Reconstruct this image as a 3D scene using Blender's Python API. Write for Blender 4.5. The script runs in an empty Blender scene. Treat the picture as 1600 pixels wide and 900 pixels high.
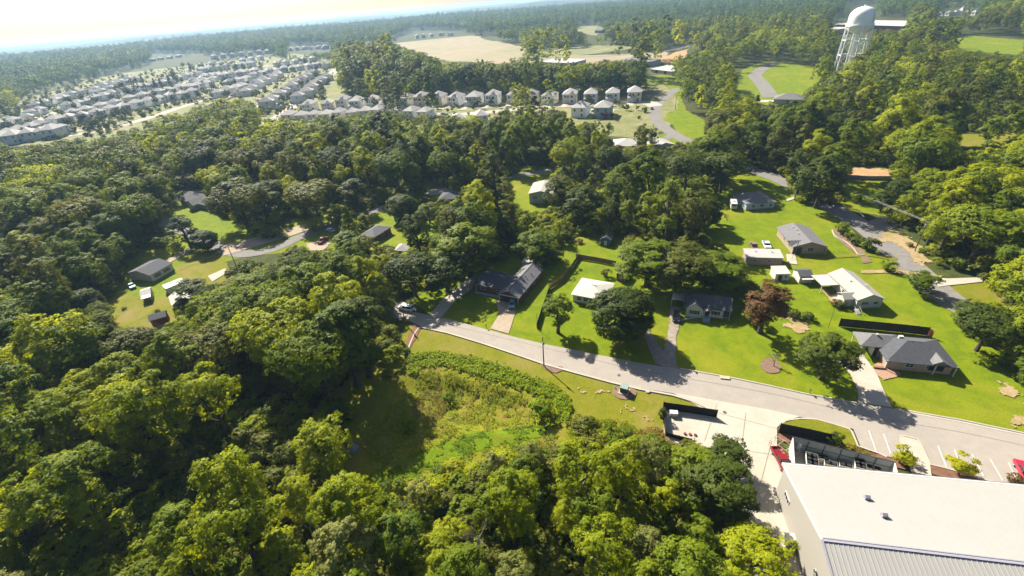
import bpy, math, random
import numpy as np
from mathutils import Vector, Matrix, noise

random.seed(7); rng = np.random.default_rng(11)
sc = bpy.context.scene
COL = sc.collection
R = math.radians

# ---------------------------------------------------------------- camera, sky, sun, exposure
CAM_H, FPX, PITCH, ROLL = 80.0, 732.0, R(31.4), R(5.0)
cd = bpy.data.cameras.new('camera'); cam = bpy.data.objects.new('camera', cd); COL.objects.link(cam)
cd.sensor_width = 36; cd.lens = 36*FPX/1600; cd.clip_start = 0.5; cd.clip_end = 60000
fwd = Vector((0, math.cos(PITCH), -math.sin(PITCH)))
X0 = Vector((1, 0, 0)); U0 = Vector((0, math.sin(PITCH), math.cos(PITCH)))
cr, sr = math.cos(ROLL), math.sin(ROLL)
camx = X0*cr - U0*sr; camu = X0*sr + U0*cr
m = Matrix((camx, camu, -fwd)).transposed().to_4x4(); m.translation = (0, 0, CAM_H)
cam.matrix_world = m
sc.camera = cam

SUN_EL, SUN_AZ = R(39), R(121)         # azimuth counter-clockwise from +X
sun_dir = Vector((math.cos(SUN_AZ)*math.cos(SUN_EL), math.sin(SUN_AZ)*math.cos(SUN_EL), math.sin(SUN_EL)))
w = bpy.data.worlds.new('World'); sc.world = w; w.use_nodes = True
nt = w.node_tree; bg = nt.nodes['Background']
sky = nt.nodes.new('ShaderNodeTexSky'); sky.sky_type = 'NISHITA'; sky.sun_disc = False
sky.sun_elevation = SUN_EL; sky.sun_rotation = math.pi/2 - SUN_AZ
sky.altitude = 300; sky.air_density = 1.0; sky.dust_density = 2.2; sky.ozone_density = 1.0
nt.links.new(sky.outputs[0], bg.inputs[0]); bg.inputs[1].default_value = 0.05
sl = bpy.data.lights.new('sun', 'SUN'); sl.energy = 5.0; sl.angle = R(0.5); sl.color = (1.0, 0.93, 0.80)
so = bpy.data.objects.new('sun', sl); COL.objects.link(so)
so.rotation_euler = (-sun_dir).to_track_quat('-Z', 'Y').to_euler(); so.location = (0, 0, 300)
sc.view_settings.view_transform = 'Standard'; sc.view_settings.look = 'None'
sc.view_settings.gamma = 1; sc.view_settings.exposure = 1.55; sc.view_settings.use_curve_mapping = False
cy = sc.cycles
cy.max_bounces = 5; cy.diffuse_bounces = 3; cy.glossy_bounces = 2; cy.transmission_bounces = 3
cy.volume_bounces = 1; cy.transparent_max_bounces = 4; cy.caustics_reflective = False; cy.caustics_refractive = False
cy.use_denoising = True; cy.use_adaptive_sampling = True; cy.adaptive_threshold = 0.02

# ---------------------------------------------------------------- picture <-> ground
def at(u, v, z=0.0):
    xc = (u-800)/FPX; yc = (450-v)/FPX
    x = xc*cr + yc*sr; y = -xc*sr + yc*cr
    d = (x, math.cos(PITCH)+y*math.sin(PITCH), -math.sin(PITCH)+y*math.cos(PITCH))
    t = (CAM_H-z)/max(-d[2], 1e-4)
    return Vector((d[0]*t, d[1]*t, z))
def proj(X, Y, Z):
    Z = Z-CAM_H
    f = Y*math.cos(PITCH)-Z*math.sin(PITCH); up = Y*math.sin(PITCH)+Z*math.cos(PITCH)
    if f < 1: return (-9999, -9999)
    x = X/f; y = up/f
    return (800+FPX*(x*cr-y*sr), 450-FPX*(x*sr+y*cr))
BAS = [at(560,625), at(640,585), at(720,590), at(800,610), at(850,635), at(790,655), at(700,660), at(600,700)]
def smooth(a, b, x):
    t = min(1, max(0, (x-a)/(b-a))); return t*t*(3-2*t)
BC = at(720, 628)
def ground_z(x, y):
    d = math.hypot(x, y); z = 0.0
    if d < 200:
        dx = x-BC.x; dy = y-BC.y
        ca, sa = math.cos(R(-24)), math.sin(R(-24))
        lx = dx*ca+dy*sa; ly = -dx*sa+dy*ca
        q = math.hypot(lx/24.0, ly/8.0)
        z -= 2.2*(1-smooth(.45, 1.0, q))
    if d > 1500:
        n = noise.noise((x/1500+3.1, y/1500+7.7, 0))+.5*noise.noise((x/600, y/600, 5))
        z += smooth(1500, 5000, d)*(22+42*n)
    return z

# ---------------------------------------------------------------- materials
MATS = {}
def mat(name, col, rough=.85, nscale=0, namt=.15, col2=None, metal=0, spec=.3, kind='noise', detail=4, bump=0):
    if name in MATS: return MATS[name]
    col = tuple(c*.78 for c in col); col2 = tuple(c*.78 for c in col2) if col2 else None
    mt = bpy.data.materials.new(name); mt.use_nodes = True
    t = mt.node_tree; b = t.nodes['Principled BSDF']
    b.inputs['Base Color'].default_value = (*col, 1); b.inputs['Roughness'].default_value = rough
    b.inputs['Metallic'].default_value = metal; b.inputs['Specular IOR Level'].default_value = spec
    if nscale:
        tc = t.nodes.new('ShaderNodeTexCoord')
        if kind == 'noise':
            n = t.nodes.new('ShaderNodeTexNoise'); n.inputs['Scale'].default_value = nscale; n.inputs['Detail'].default_value = detail
            n.inputs['Roughness'].default_value = .65
            out = n.outputs['Fac']
        elif kind == 'brick':
            n = t.nodes.new('ShaderNodeTexBrick'); n.inputs['Scale'].default_value = nscale
            n.inputs['Color1'].default_value = (1,1,1,1); n.inputs['Color2'].default_value = (.3,.3,.3,1); n.inputs['Mortar'].default_value = (.6,.6,.6,1)
            out = n.outputs['Color']
        else:
            n = t.nodes.new('ShaderNodeTexWave'); n.inputs['Scale'].default_value = nscale; n.bands_direction = kind[-1].upper()
            n.inputs['Distortion'].default_value = .15
            out = n.outputs['Fac']
        t.links.new(tc.outputs['Object'], n.inputs['Vector'])
        mr = t.nodes.new('ShaderNodeMapRange')
        mr.inputs[1].default_value = .28; mr.inputs[2].default_value = .72
        t.links.new(out, mr.inputs[0])
        mx = t.nodes.new('ShaderNodeMix'); mx.data_type = 'RGBA'
        c2 = col2 or tuple(c*(1-namt) for c in col)
        c1 = col if col2 else tuple(min(1, c*(1+namt)) for c in col)
        mx.inputs[6].default_value = (*c1, 1); mx.inputs[7].default_value = (*c2, 1)
        t.links.new(mr.outputs[0], mx.inputs[0]); t.links.new(mx.outputs[2], b.inputs['Base Color'])
        if bump:
            bp = t.nodes.new('ShaderNodeBump'); bp.inputs['Strength'].default_value = 1; bp.inputs['Distance'].default_value = bump
            t.links.new(out, bp.inputs['Height']); t.links.new(bp.outputs[0], b.inputs['Normal'])
    MATS[name] = mt; return mt

def ground_mat(name, cols, scales=(.03, .35, 2.5), rough=.95, bump=.08, spec=.1, vr=(.72,1.25)):
    """three colours blended by three sizes of noise, in metres of the ground"""
    if name in MATS: return MATS[name]
    cols = tuple(tuple(c*.78 for c in q) for q in cols)
    mt = bpy.data.materials.new(name); mt.use_nodes = True
    t = mt.node_tree; b = t.nodes['Principled BSDF']; b.inputs['Roughness'].default_value = rough
    b.inputs['Specular IOR Level'].default_value = spec
    geo = t.nodes.new('ShaderNodeNewGeometry'); prev = None
    outs = []
    for i, s in enumerate(scales):
        n = t.nodes.new('ShaderNodeTexNoise'); n.inputs['Scale'].default_value = s; n.inputs['Detail'].default_value = 5
        n.inputs['Roughness'].default_value = .7; n.inputs['Distortion'].default_value = .4
        t.links.new(geo.outputs['Position'], n.inputs['Vector']); outs.append(n.outputs['Fac'])
    def mixc(a, bcol, fac, lo, hi):
        mr = t.nodes.new('ShaderNodeMapRange'); mr.inputs[1].default_value = lo; mr.inputs[2].default_value = hi
        t.links.new(fac, mr.inputs[0])
        mx = t.nodes.new('ShaderNodeMix'); mx.data_type = 'RGBA'
        t.links.new(mr.outputs[0], mx.inputs[0])
        if isinstance(a, tuple): mx.inputs[6].default_value = (*a, 1)
        else: t.links.new(a, mx.inputs[6])
        mx.inputs[7].default_value = (*bcol, 1)
        return mx.outputs[2]
    c = mixc(cols[0], cols[1], outs[1], .4, .62)
    c = mixc(c, cols[2], outs[0], .5, .72)
    hv = t.nodes.new('ShaderNodeHueSaturation')
    mr = t.nodes.new('ShaderNodeMapRange'); mr.inputs[1].default_value = .3; mr.inputs[2].default_value = .7; mr.inputs[3].default_value = vr[0]; mr.inputs[4].default_value = vr[1]
    t.links.new(outs[2], mr.inputs[0]); t.links.new(mr.outputs[0], hv.inputs['Value']); t.links.new(c, hv.inputs['Color'])
    t.links.new(hv.outputs[0], b.inputs['Base Color'])
    if bump:
        bp = t.nodes.new('ShaderNodeBump'); bp.inputs['Distance'].default_value = bump
        t.links.new(outs[2], bp.inputs['Height']); t.links.new(bp.outputs[0], b.inputs['Normal'])
    MATS[name] = mt; return mt

def leaf_mat(name, dark, light, transl=.32, nscale=.35):
    mt = bpy.data.materials.new(name); mt.use_nodes = True
    t = mt.node_tree; t.nodes.clear()
    out = t.nodes.new('ShaderNodeOutputMaterial'); oi = t.nodes.new('ShaderNodeObjectInfo')
    geo = t.nodes.new('ShaderNodeNewGeometry'); n = t.nodes.new('ShaderNodeTexNoise')
    n.inputs['Scale'].default_value = nscale; n.inputs['Detail'].default_value = 3
    t.links.new(geo.outputs['Position'], n.inputs['Vector'])
    add = t.nodes.new('ShaderNodeMath'); add.operation = 'MULTIPLY_ADD'; add.inputs[1].default_value = .55
    sub = t.nodes.new('ShaderNodeMapRange'); sub.inputs[1].default_value = .3; sub.inputs[2].default_value = .7; sub.inputs[4].default_value = .45
    t.links.new(n.outputs['Fac'], sub.inputs[0])
    t.links.new(oi.outputs['Random'], add.inputs[0]); t.links.new(sub.outputs[0], add.inputs[2])
    mx = t.nodes.new('ShaderNodeMix'); mx.data_type = 'RGBA'
    mx.inputs[6].default_value = (*dark, 1); mx.inputs[7].default_value = (*light, 1)
    t.links.new(add.outputs[0], mx.inputs[0])
    b = t.nodes.new('ShaderNodeBsdfPrincipled'); b.inputs['Roughness'].default_value = .6; b.inputs['Specular IOR Level'].default_value = .12
    tr = t.nodes.new('ShaderNodeBsdfTranslucent')
    hs = t.nodes.new('ShaderNodeHueSaturation'); hs.inputs['Hue'].default_value = .485; hs.inputs['Saturation'].default_value = 1.15; hs.inputs['Value'].default_value = 2.0
    t.links.new(mx.outputs[2], b.inputs['Base Color']); t.links.new(mx.outputs[2], hs.inputs['Color']); t.links.new(hs.outputs[0], tr.inputs['Color'])
    ms = t.nodes.new('ShaderNodeMixShader'); ms.inputs[0].default_value = transl
    t.links.new(b.outputs[0], ms.inputs[1]); t.links.new(tr.outputs[0], ms.inputs[2]); t.links.new(ms.outputs[0], out.inputs[0])
    MATS[name] = mt; return mt

LEAF = {
 'lime':  leaf_mat('leaf_lime', (.105,.150,.004), (.290,.315,.006), .44),
 'mid':   leaf_mat('leaf_mid', (.046,.084,.004), (.165,.205,.006), .34),
 'olive': leaf_mat('leaf_olive', (.050,.062,.007), (.150,.158,.014), .30),
 'dark':  leaf_mat('leaf_dark', (.024,.044,.005), (.082,.105,.008), .26),
 'pale':  leaf_mat('leaf_pale', (.110,.125,.025), (.230,.240,.060), .36),
 'red':   leaf_mat('leaf_red', (.085,.038,.014), (.130,.085,.024), .2, .5),
 'young': leaf_mat('leaf_young', (.22,.24,.003), (.34,.34,.004), .5),
 'kudzu': leaf_mat('leaf_kudzu', (.045,.105,.003), (.24,.30,.004), .35, 1.3),
 'pink':  leaf_mat('leaf_pink', (.20,.05,.05), (.30,.09,.09), .25),
 'brush': leaf_mat('leaf_brush', (.13,.09,.018), (.24,.18,.03), .25, .5),
 'far':   leaf_mat('leaf_far', (.028,.060,.010), (.105,.145,.018), .32, .02),
}
bark = mat('bark', (.085,.065,.05), .95, 6, .3)
palebark = mat('pale_bark', (.32,.28,.22), .95, 6, .2)
asphalt = ground_mat('asphalt_grey', ((.33,.295,.255),(.36,.32,.275),(.30,.27,.235)), (.06,.5,6), bump=.01, vr=(.88,1.09))
asph_old = ground_mat('asphalt_old', ((.20,.19,.175),(.235,.22,.20),(.175,.165,.155)), (.05,.4,5), bump=.01, vr=(.88,1.09))
concrete = ground_mat('concrete_pale', ((.43,.385,.315),(.47,.43,.355),(.41,.34,.25)), (.05,.25,4), bump=.01, vr=(.88,1.09))
conc_kerb = ground_mat('concrete_kerb', ((.42,.38,.31),(.46,.42,.35),(.38,.33,.26)), (.1,.6,4), bump=.005, vr=(.88,1.09))
drive_tan = ground_mat('driveway_tan', ((.36,.28,.20),(.40,.33,.25),(.31,.24,.16)), (.1,.6,4), bump=.01, vr=(.88,1.09))
gravel_m = ground_mat('gravel_drive', ((.27,.22,.18),(.34,.29,.24),(.20,.19,.13)), (.12,.9,5), bump=.03)
lawn_m = ground_mat('lawn_bright', ((.115,.170,.003),(.170,.215,.003),(.235,.225,.016)), (.035,.22,3.2))
lawn_d = ground_mat('lawn_dull', ((.145,.160,.008),(.19,.18,.014),(.25,.19,.06)), (.05,.3,3))
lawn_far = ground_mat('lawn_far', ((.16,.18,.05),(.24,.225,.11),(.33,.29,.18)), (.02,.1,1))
weeds_m = ground_mat('weeds', ((.17,.20,.008),(.25,.23,.018),(.26,.18,.05)), (.12,.45,3), bump=.3)
dirt_m = ground_mat('bare_dirt', ((.33,.24,.12),(.40,.30,.17),(.22,.20,.05)), (.09,.5,3))
reddirt = ground_mat('red_dirt', ((.42,.23,.11),(.46,.30,.17),(.36,.26,.13)), (.03,.3,2))
field_m = ground_mat('brown_field', ((.30,.245,.15),(.34,.285,.185),(.22,.23,.10)), (.008,.04,.5))
mulch_m = ground_mat('mulch', ((.20,.13,.09),(.26,.18,.13),(.16,.10,.07)), (.3,1.5,8))
mulch_r = ground_mat('mulch_red', ((.19,.095,.06),(.23,.12,.08),(.14,.075,.05)), (.3,1.5,8))
floor_m = ground_mat('woodland_floor', ((.045,.055,.014),(.075,.095,.018),(.06,.045,.022)), (.01,.15,1.5))
white_p = mat('white_paint', (.60,.58,.53), .6, 1.5, .05)
paint_line = mat('road_paint', (.74,.72,.66), .8, 5, .12)
glass = mat('window_glass', (.02,.03,.04), .12, spec=.6)
black_m = mat('black_screen', (.012,.012,.013), .8, 3, .3)
wood_f = mat('fence_wood', (.22,.13,.075), .9, 3, .25)
wood_o = mat('fence_wood_orange', (.42,.17,.06), .9, 3, .2)
shing_g = mat('shingle_grey', (.17,.165,.17), .95, 2.2, .22)
shing_d = mat('shingle_dark', (.085,.088,.10), .95, 2.2, .25)
shing_t = mat('shingle_taupe', (.44,.42,.395), .95, 1.2, .12)
shing_l = mat('shingle_light', (.36,.34,.31), .9, 2, .12)
metal_w = mat('metal_roof_white', (.50,.475,.42), .5, 1.2, .07)
brick_m = mat('brick_red', (.24,.11,.08), .9, 6, kind='brick', col2=(.16,.07,.055))
brick_b = mat('brick_beige', (.42,.34,.26), .9, 6, kind='brick', col2=(.33,.25,.19))
sid_w = mat('siding_white', (.58,.57,.53), .7, 5, .05, kind='wave_z')
sid_b = mat('siding_blue', (.42,.52,.60), .7, 5, .05, kind='wave_z')
sid_c = mat('siding_cream', (.58,.55,.45), .7, 5, .05, kind='wave_z')
sid_g = mat('siding_grey', (.36,.38,.37), .7, 5, .05, kind='wave_z')
red_wood = mat('red_wood', (.22,.03,.02), .8, 3, .2)
darkmetal = mat('dark_metal', (.05,.05,.055), .5, 3, .2)
rubber = mat('rubber', (.02,.02,.02), .9)
steel = mat('steel_white', (.98,.97,.93), .45, .15, .06)

# ---------------------------------------------------------------- mesh helpers
class MB:
    def __init__(s): s.v = []; s.f = []
    def add(s, vs, fs):
        n = len(s.v); s.v += [tuple(p) for p in vs]; s.f += [tuple(i+n for i in q) for q in fs]; return s
    def box(s, c, d, rz=0):
        cx, cy_, cz = c; a, b_, h = d[0]/2, d[1]/2, d[2]/2
        ca, sa = math.cos(rz), math.sin(rz); vs = []
        for z in (-h, h):
            for x, y in ((-a,-b_),(a,-b_),(a,b_),(-a,b_)):
                vs.append((cx+x*ca-y*sa, cy_+x*sa+y*ca, cz+z))
        return s.add(vs, [(3,2,1,0),(4,5,6,7),(0,1,5,4),(1,2,6,5),(2,3,7,6),(3,0,4,7)])
    def tube(s, pts, rad, n=8, cap=True):
        pts = [Vector(p) for p in pts]; rad = rad if isinstance(rad, (list, tuple)) else [rad]*len(pts)
        vs = []
        for i, p in enumerate(pts):
            d = (pts[min(i+1, len(pts)-1)]-pts[max(i-1, 0)]).normalized()
            a = d.orthogonal().normalized() if abs(d.z) > .98 else d.cross(Vector((0,0,1))).normalized()
            b_ = d.cross(a)
            for k in range(n):
                t = 2*math.pi*k/n; vs.append(p+(a*math.cos(t)+b_*math.sin(t))*rad[i])
        fs = []
        for i in range(len(pts)-1):
            for k in range(n):
                k2 = (k+1) % n; fs.append((i*n+k, i*n+k2, (i+1)*n+k2, (i+1)*n+k))
        if cap: fs += [tuple(range(n))[::-1], tuple(range((len(pts)-1)*n, len(pts)*n))]
        return s.add(vs, fs)
    def lathe(s, prof, c=(0,0,0), n=32):
        vs = []; fs = []
        for r, z in prof:
            for k in range(n):
                t = 2*math.pi*k/n; vs.append((c[0]+r*math.cos(t), c[1]+r*math.sin(t), c[2]+z))
        for i in range(len(prof)-1):
            for k in range(n):
                k2 = (k+1) % n; fs.append((i*n+k, i*n+k2, (i+1)*n+k2, (i+1)*n+k))
        fs += [tuple(range(n))[::-1], tuple(range((len(prof)-1)*n, len(prof)*n))]
        return s.add(vs, fs)
    def prism(s, poly, axis, a, b_):
        """poly of 2-D points extruded along axis 'x','y','z' from a to b"""
        n = len(poly); vs = []
        for t in (a, b_):
            for p, q in poly:
                vs.append({'x': (t,p,q), 'y': (p,t,q), 'z': (p,q,t)}[axis])
        fs = [tuple(range(n))[::-1], tuple(range(n, 2*n))]+[(i, (i+1) % n, n+(i+1) % n, n+i) for i in range(n)]
        return s.add(vs, fs)
    def build(s, name, mtl, parent=None, smooth=False, loc=None, rz=0):
        me = bpy.data.meshes.new(name); me.from_pydata(s.v, [], s.f); me.update()
        if mtl: me.materials.append(mtl)
        if smooth: me.polygons.foreach_set('use_smooth', [True]*len(me.polygons))
        o = bpy.data.objects.new(name, me); COL.objects.link(o)
        if parent: o.parent = parent
        if loc is not None: o.location = loc
        o.rotation_euler[2] = rz
        return o
def tag(o, label=None, cat=None, group=None, kind=None):
    if label: o['label'] = label
    if cat: o['category'] = cat
    if group: o['group'] = group
    if kind: o['kind'] = kind
    return o
def empty(name, loc, rz=0, label=None, cat=None, group=None):
    o = bpy.data.objects.new(name, None); COL.objects.link(o); o.location = loc; o.rotation_euler[2] = rz
    o.empty_display_size = .5
    return tag(o, label, cat, group)
def kids(o): return list(o.children)
CHILD = {}
def copy_tree(o, parent=None):
    c = o.copy(); COL.objects.link(c); c.parent = parent
    for ch in CHILD.get(o.name, None) or kids(o):
        copy_tree(ch, c)
    return c
def chaikin(p, n=2):
    for _ in range(n):
        q = []
        for i in range(len(p)):
            a = p[i]; b_ = p[(i+1) % len(p)]
            q += [a*.75+b_*.25, a*.25+b_*.75]
        p = q
    return p
LAYER = [0]
from mathutils.geometry import tessellate_polygon
def sheet(name, px, mtl, z=None, wob=0.0, smooth_n=0, drape=False, world=False, kind='structure'):
    """flat patch of ground given by its outline in the photograph, laid on the ground plane"""
    if z is None: LAYER[0] += 1; z = .02+.004*LAYER[0]
    pts = [Vector((p[0], p[1], 0)) for p in px] if world else [at(*p) for p in px]
    if smooth_n: pts = chaikin(pts, smooth_n)
    if wob:
        q = []
        for i in range(len(pts)):
            a = pts[i]; b_ = pts[(i+1) % len(pts)]; L = (b_-a).length; k = max(1, min(60, int(L/(wob*1.2))))
            for j in range(k): q.append(a.lerp(b_, j/k))
        pts = [p+Vector((noise.noise((p.x*.6/wob, p.y*.6/wob, z*50)), noise.noise((p.x*.6/wob, p.y*.6/wob, 9+z*50)), 0))*wob for p in q]
    tris = tessellate_polygon([pts])
    me = bpy.data.meshes.new(name)
    fs = []
    for t in tris:
        a, b_, c = (pts[i] for i in t)
        if (b_-a).cross(c-a).z < 0: t = (t[0], t[2], t[1])
        fs.append(t)
    me.from_pydata([(p.x, p.y, z) for p in pts], [], fs); me.materials.append(mtl)
    o = bpy.data.objects.new(name, me); COL.objects.link(o); return tag(o, kind=kind)
def ribbon_pts(px, dense=True, world=False):
    pts = [Vector((p[0], p[1], 0)) for p in px] if world else [at(*p) for p in px]
    if not dense: return pts
    out = []
    for i in range(len(pts)-1):
        p0 = pts[max(i-1, 0)]; p1 = pts[i]; p2 = pts[i+1]; p3 = pts[min(i+2, len(pts)-1)]
        for k in range(8):
            t = k/8
            out.append(.5*((2*p1)+(p2-p0)*t+(2*p0-5*p1+4*p2-p3)*t*t+(3*p1-p0-3*p2+p3)*t*t*t))
    out.append(pts[-1]); return out
def ribbon(name, px, width, mtl, z=None, h=0, off=0, kind='structure', dense=True):
    if z is None: LAYER[0] += 1; z = .02+.004*LAYER[0]
    P = ribbon_pts(px, dense); b = MB(); vs = []
    for i, p in enumerate(P):
        d = (P[min(i+1, len(P)-1)]-P[max(i-1, 0)]).normalized(); nrm = Vector((-d.y, d.x, 0))
        for s_ in (off-width/2, off+width/2):
            q = p+nrm*s_; vs.append((q.x, q.y, z))
    n = len(P)
    fs = [(2*i+1, 2*i, 2*i+2, 2*i+3) for i in range(n-1)]
    if h:
        vs2 = [(x, y, zz+h) for x, y, zz in vs]; m_ = len(vs)
        b.add(vs+vs2, [(a+m_, c+m_, d_+m_, e+m_) for a, c, d_, e in fs]+[(2*i, 2*i+2, 2*i+2+m_, 2*i+m_) for i in range(n-1)]+[(2*i+3, 2*i+1, 2*i+1+m_, 2*i+3+m_) for i in range(n-1)]+[(0,1,1+m_,m_),(2*n-1,2*n-2,2*n-2+m_,2*n-1+m_)])
    else: b.add(vs, fs)
    return tag(b.build(name, mtl), kind=kind)
# ---------------------------------------------------------------- the ground, one sheet out to the horizon
def make_ground():
    xs = np.concatenate([-np.geomspace(14000, 260, 42), np.arange(-250, 251, 4.0), np.geomspace(260, 14000, 42)])
    ys = np.concatenate([np.arange(-60, 261, 4.0), np.geomspace(268, 15000, 64)])
    vs = [(x, y, ground_z(x, y)-(.5 if ground_z(x, y) < -.001 and math.hypot(x, y) < 200 else 0)) for y in ys for x in xs]; nx = len(xs)
    fs = [(j*nx+i, j*nx+i+1, (j+1)*nx+i+1, (j+1)*nx+i) for j in range(len(ys)-1) for i in range(nx-1)]
    me = bpy.data.meshes.new('ground'); me.from_pydata(vs, [], fs); me.materials.append(floor_m)
    me.polygons.foreach_set('use_smooth', [True]*len(fs))
    o = bpy.data.objects.new('ground', me); COL.objects.link(o); tag(o, kind='structure')
make_ground()
def inside(p, poly):
    c = False; n = len(poly); j = n-1
    for i in range(n):
        a = poly[i]; b_ = poly[j]
        if (a[1] > p[1]) != (b_[1] > p[1]) and p[0] < (b_[0]-a[0])*(p[1]-a[1])/(b_[1]-a[1])+a[0]: c = not c
        j = i
    return c
def drape(name, px, mtl, lift, step=.7, wob=1.2, kind='structure', freq=.5):
    pts = [at(*p) for p in px]; poly = [(p.x, p.y) for p in chaikin(pts, 2)]
    x0 = min(p[0] for p in poly)-2; x1 = max(p[0] for p in poly)+2; y0 = min(p[1] for p in poly)-2; y1 = max(p[1] for p in poly)+2
    idx = {}; vs = []; fs = []
    def vi(i, j):
        if (i, j) not in idx:
            x = x0+i*step; y = y0+j*step; idx[i, j] = len(vs); vs.append((x, y, ground_z(x, y)+lift))
        return idx[i, j]
    for i in range(int((x1-x0)/step)):
        for j in range(int((y1-y0)/step)):
            x = x0+(i+.5)*step; y = y0+(j+.5)*step
            q = (x+wob*noise.noise((x*freq, y*freq, 1))+wob*.5*noise.noise((x*freq*3, y*freq*3, 2)), y+wob*noise.noise((x*freq, y*freq, 4))+wob*.5*noise.noise((x*freq*3, y*freq*3, 5)))
            if inside(q, poly): fs.append((vi(i,j), vi(i+1,j), vi(i+1,j+1), vi(i,j+1)))
    me = bpy.data.meshes.new(name); me.from_pydata(vs, [], fs); me.materials.append(mtl)
    me.polygons.foreach_set('use_smooth', [True]*len(fs))
    o = bpy.data.objects.new(name, me); COL.objects.link(o); return tag(o, kind=kind)

conc_dark = mat('joint_dark', (.33,.29,.23), .95, 3, .2); asph_dark = mat('tar_seam', (.16,.15,.14), .9, 3, .2)
# lawns and yards
sheet('lawn', [(686,500),(800,528),(1000,572),(1200,607),(1400,643),(1600,682),(2300,838),(2300,640),(1750,540),(1560,500),(1500,478),(1450,445),(1400,415),(1340,370),(1320,345),(1250,305),(1190,275),(1140,255),(1080,300),(1000,352),(870,366),(800,395),(730,425),(640,470)], lawn_m)
sheet('lawn', [(1378,345),(1440,415),(1470,438),(1560,438),(1640,470),(1640,560),(1560,540),(1500,480),(1478,462),(1440,430),(1360,352)], lawn_d)
sheet('lawn', [(1225,268),(1260,290),(1330,330),(1400,340),(1430,300),(1400,262),(1320,255),(1260,255)], lawn_m, wob=1)
sheet('lawn', [(632,505),(655,514),(700,521),(800,552),(900,583),(1000,609),(1060,621),(1125,640),(1180,660),(1030,700),(960,720),(885,690),(893,650),(885,628),(860,606),(800,584),(700,558),(638,560),(628,530)], lawn_d)
sheet('lawn', [(165,470),(165,495),(215,524),(270,516),(290,490),(350,450),(350,410),(380,402),(440,395),(520,392),(640,398),(700,378),(730,330),(720,285),(640,270),(560,305),(470,335),(420,335),(330,320),(270,315),(230,330),(230,360),(190,400),(160,440)], lawn_m)
sheet('lawn', [(158,462),(163,495),(215,526),(268,515),(280,480),(262,462),(240,470),(200,460)], lawn_d, wob=2)
sheet('lawn', [(300,395),(350,385),(358,440),(320,450),(270,425)], lawn_d, wob=2)
sheet('lawn', [(720,330),(700,285),(800,262),(880,255),(870,366),(800,380)], lawn_m, wob=2)
sheet('lawn', [(690,470),(840,405),(870,366),(700,378),(640,398),(600,440)], lawn_m)
sheet('lawn', [(960,240),(1000,215),(1060,205),(1120,215),(1140,250),(1080,300),(1000,300),(880,255)], lawn_m, wob=2)
sheet('lawn', [(1072,172),(1105,190),(1125,215),(1065,222),(1050,195),(1030,190),(1042,140),(1060,140)], lawn_m, wob=2)
sheet('lawn', [(995,122),(1070,112),(1075,140),(1060,150),(1000,140)], lawn_m, wob=3)
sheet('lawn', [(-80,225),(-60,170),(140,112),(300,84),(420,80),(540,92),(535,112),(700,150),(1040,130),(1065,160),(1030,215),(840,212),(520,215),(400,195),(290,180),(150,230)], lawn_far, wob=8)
sheet('lawn', [(1145,148),(1155,112),(1190,96),(1292,106),(1290,125),(1265,158),(1190,165)], lawn_m, wob=4)
sheet('lawn', [(1470,212),(1620,205),(1640,235),(1500,236)], lawn_d, wob=3)
sheet('field', [(1480,62),(1520,56),(1640,66),(1640,88),(1560,84),(1490,78)], lawn_m, wob=6)
sheet('field', [(598,62),(640,52),(720,47),(760,62),(830,75),(830,92),(780,98),(700,96),(650,86),(620,72)], field_m, wob=12)
sheet('field', [(740,99),(820,95),(850,89),(960,85),(1010,83),(1042,79),(1042,92),(960,99),(840,103)], field_m, wob=6)
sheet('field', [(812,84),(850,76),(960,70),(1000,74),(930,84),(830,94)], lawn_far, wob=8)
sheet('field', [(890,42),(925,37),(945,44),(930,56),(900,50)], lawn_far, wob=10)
# roads
LAYER[0] = 20
ribbon('road', [(812,93),(880,90),(960,87),(1040,80),(1100,68),(1200,67)], 12, asph_old)
sheet('field', [(1030,92),(1058,81),(1074,77),(1070,91),(1048,99),(1032,97)], reddirt, wob=4)
sheet('field', [(1092,71),(1104,66),(1120,67),(1112,74),(1098,75)], reddirt, wob=4)
ribbon('road', [(1640,560),(1575,520),(1510,484),(1475,462),(1440,431),(1400,396),(1357,360),(1310,330),(1268,306),(1225,284),(1180,266),(1130,246),(1085,226),(1050,208),(1028,190),(1024,170),(1040,152),(1058,138)], 8.5, asph_old, dense=True)
ribbon('road', [(1357,358),(1390,346),(1430,330)], 8, asph_old)
ribbon('road', [(1040,150),(1000,146),(960,146)], 6, asph_old)
ribbon('road', [(1140,158),(1200,158),(1290,158)], 8, concrete)
ribbon('road', [(1205,152),(1190,130),(1180,118),(1195,105),(1210,98)], 12, asph_old)
ribbon('road', [(235,342),(280,358),(330,380),(350,390),(385,397),(430,388),(470,370),(520,352),(560,338),(595,326),(640,310),(700,292),(760,280),(840,270),(920,254),(1000,232),(1050,212)], 6.2, asph_old)
ribbon('road', [(632,494),(612,470),(604,440),(590,420),(560,400)], 6.5, asph_old)
# subdivision streets
SUBROADS = [([(415,196),(440,180),(470,155),(500,130),(530,105)], 15), ([(430,196),(520,190),(600,183),(700,180),(800,172),(900,163),(1000,160),(1025,166)], 12),
 ([(60,218),(150,205),(230,185),(300,162),(345,152),(405,146)], 13), ([(80,205),(60,190),(100,170)], 10), ([(395,170),(440,140),(480,118)], 10), ([(150,170),(250,142),(330,118),(420,102)], 12), ([(330,140),(370,128),(400,108)], 12)]
for px, wd in SUBROADS: ribbon('road', px, wd, concrete)
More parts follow.
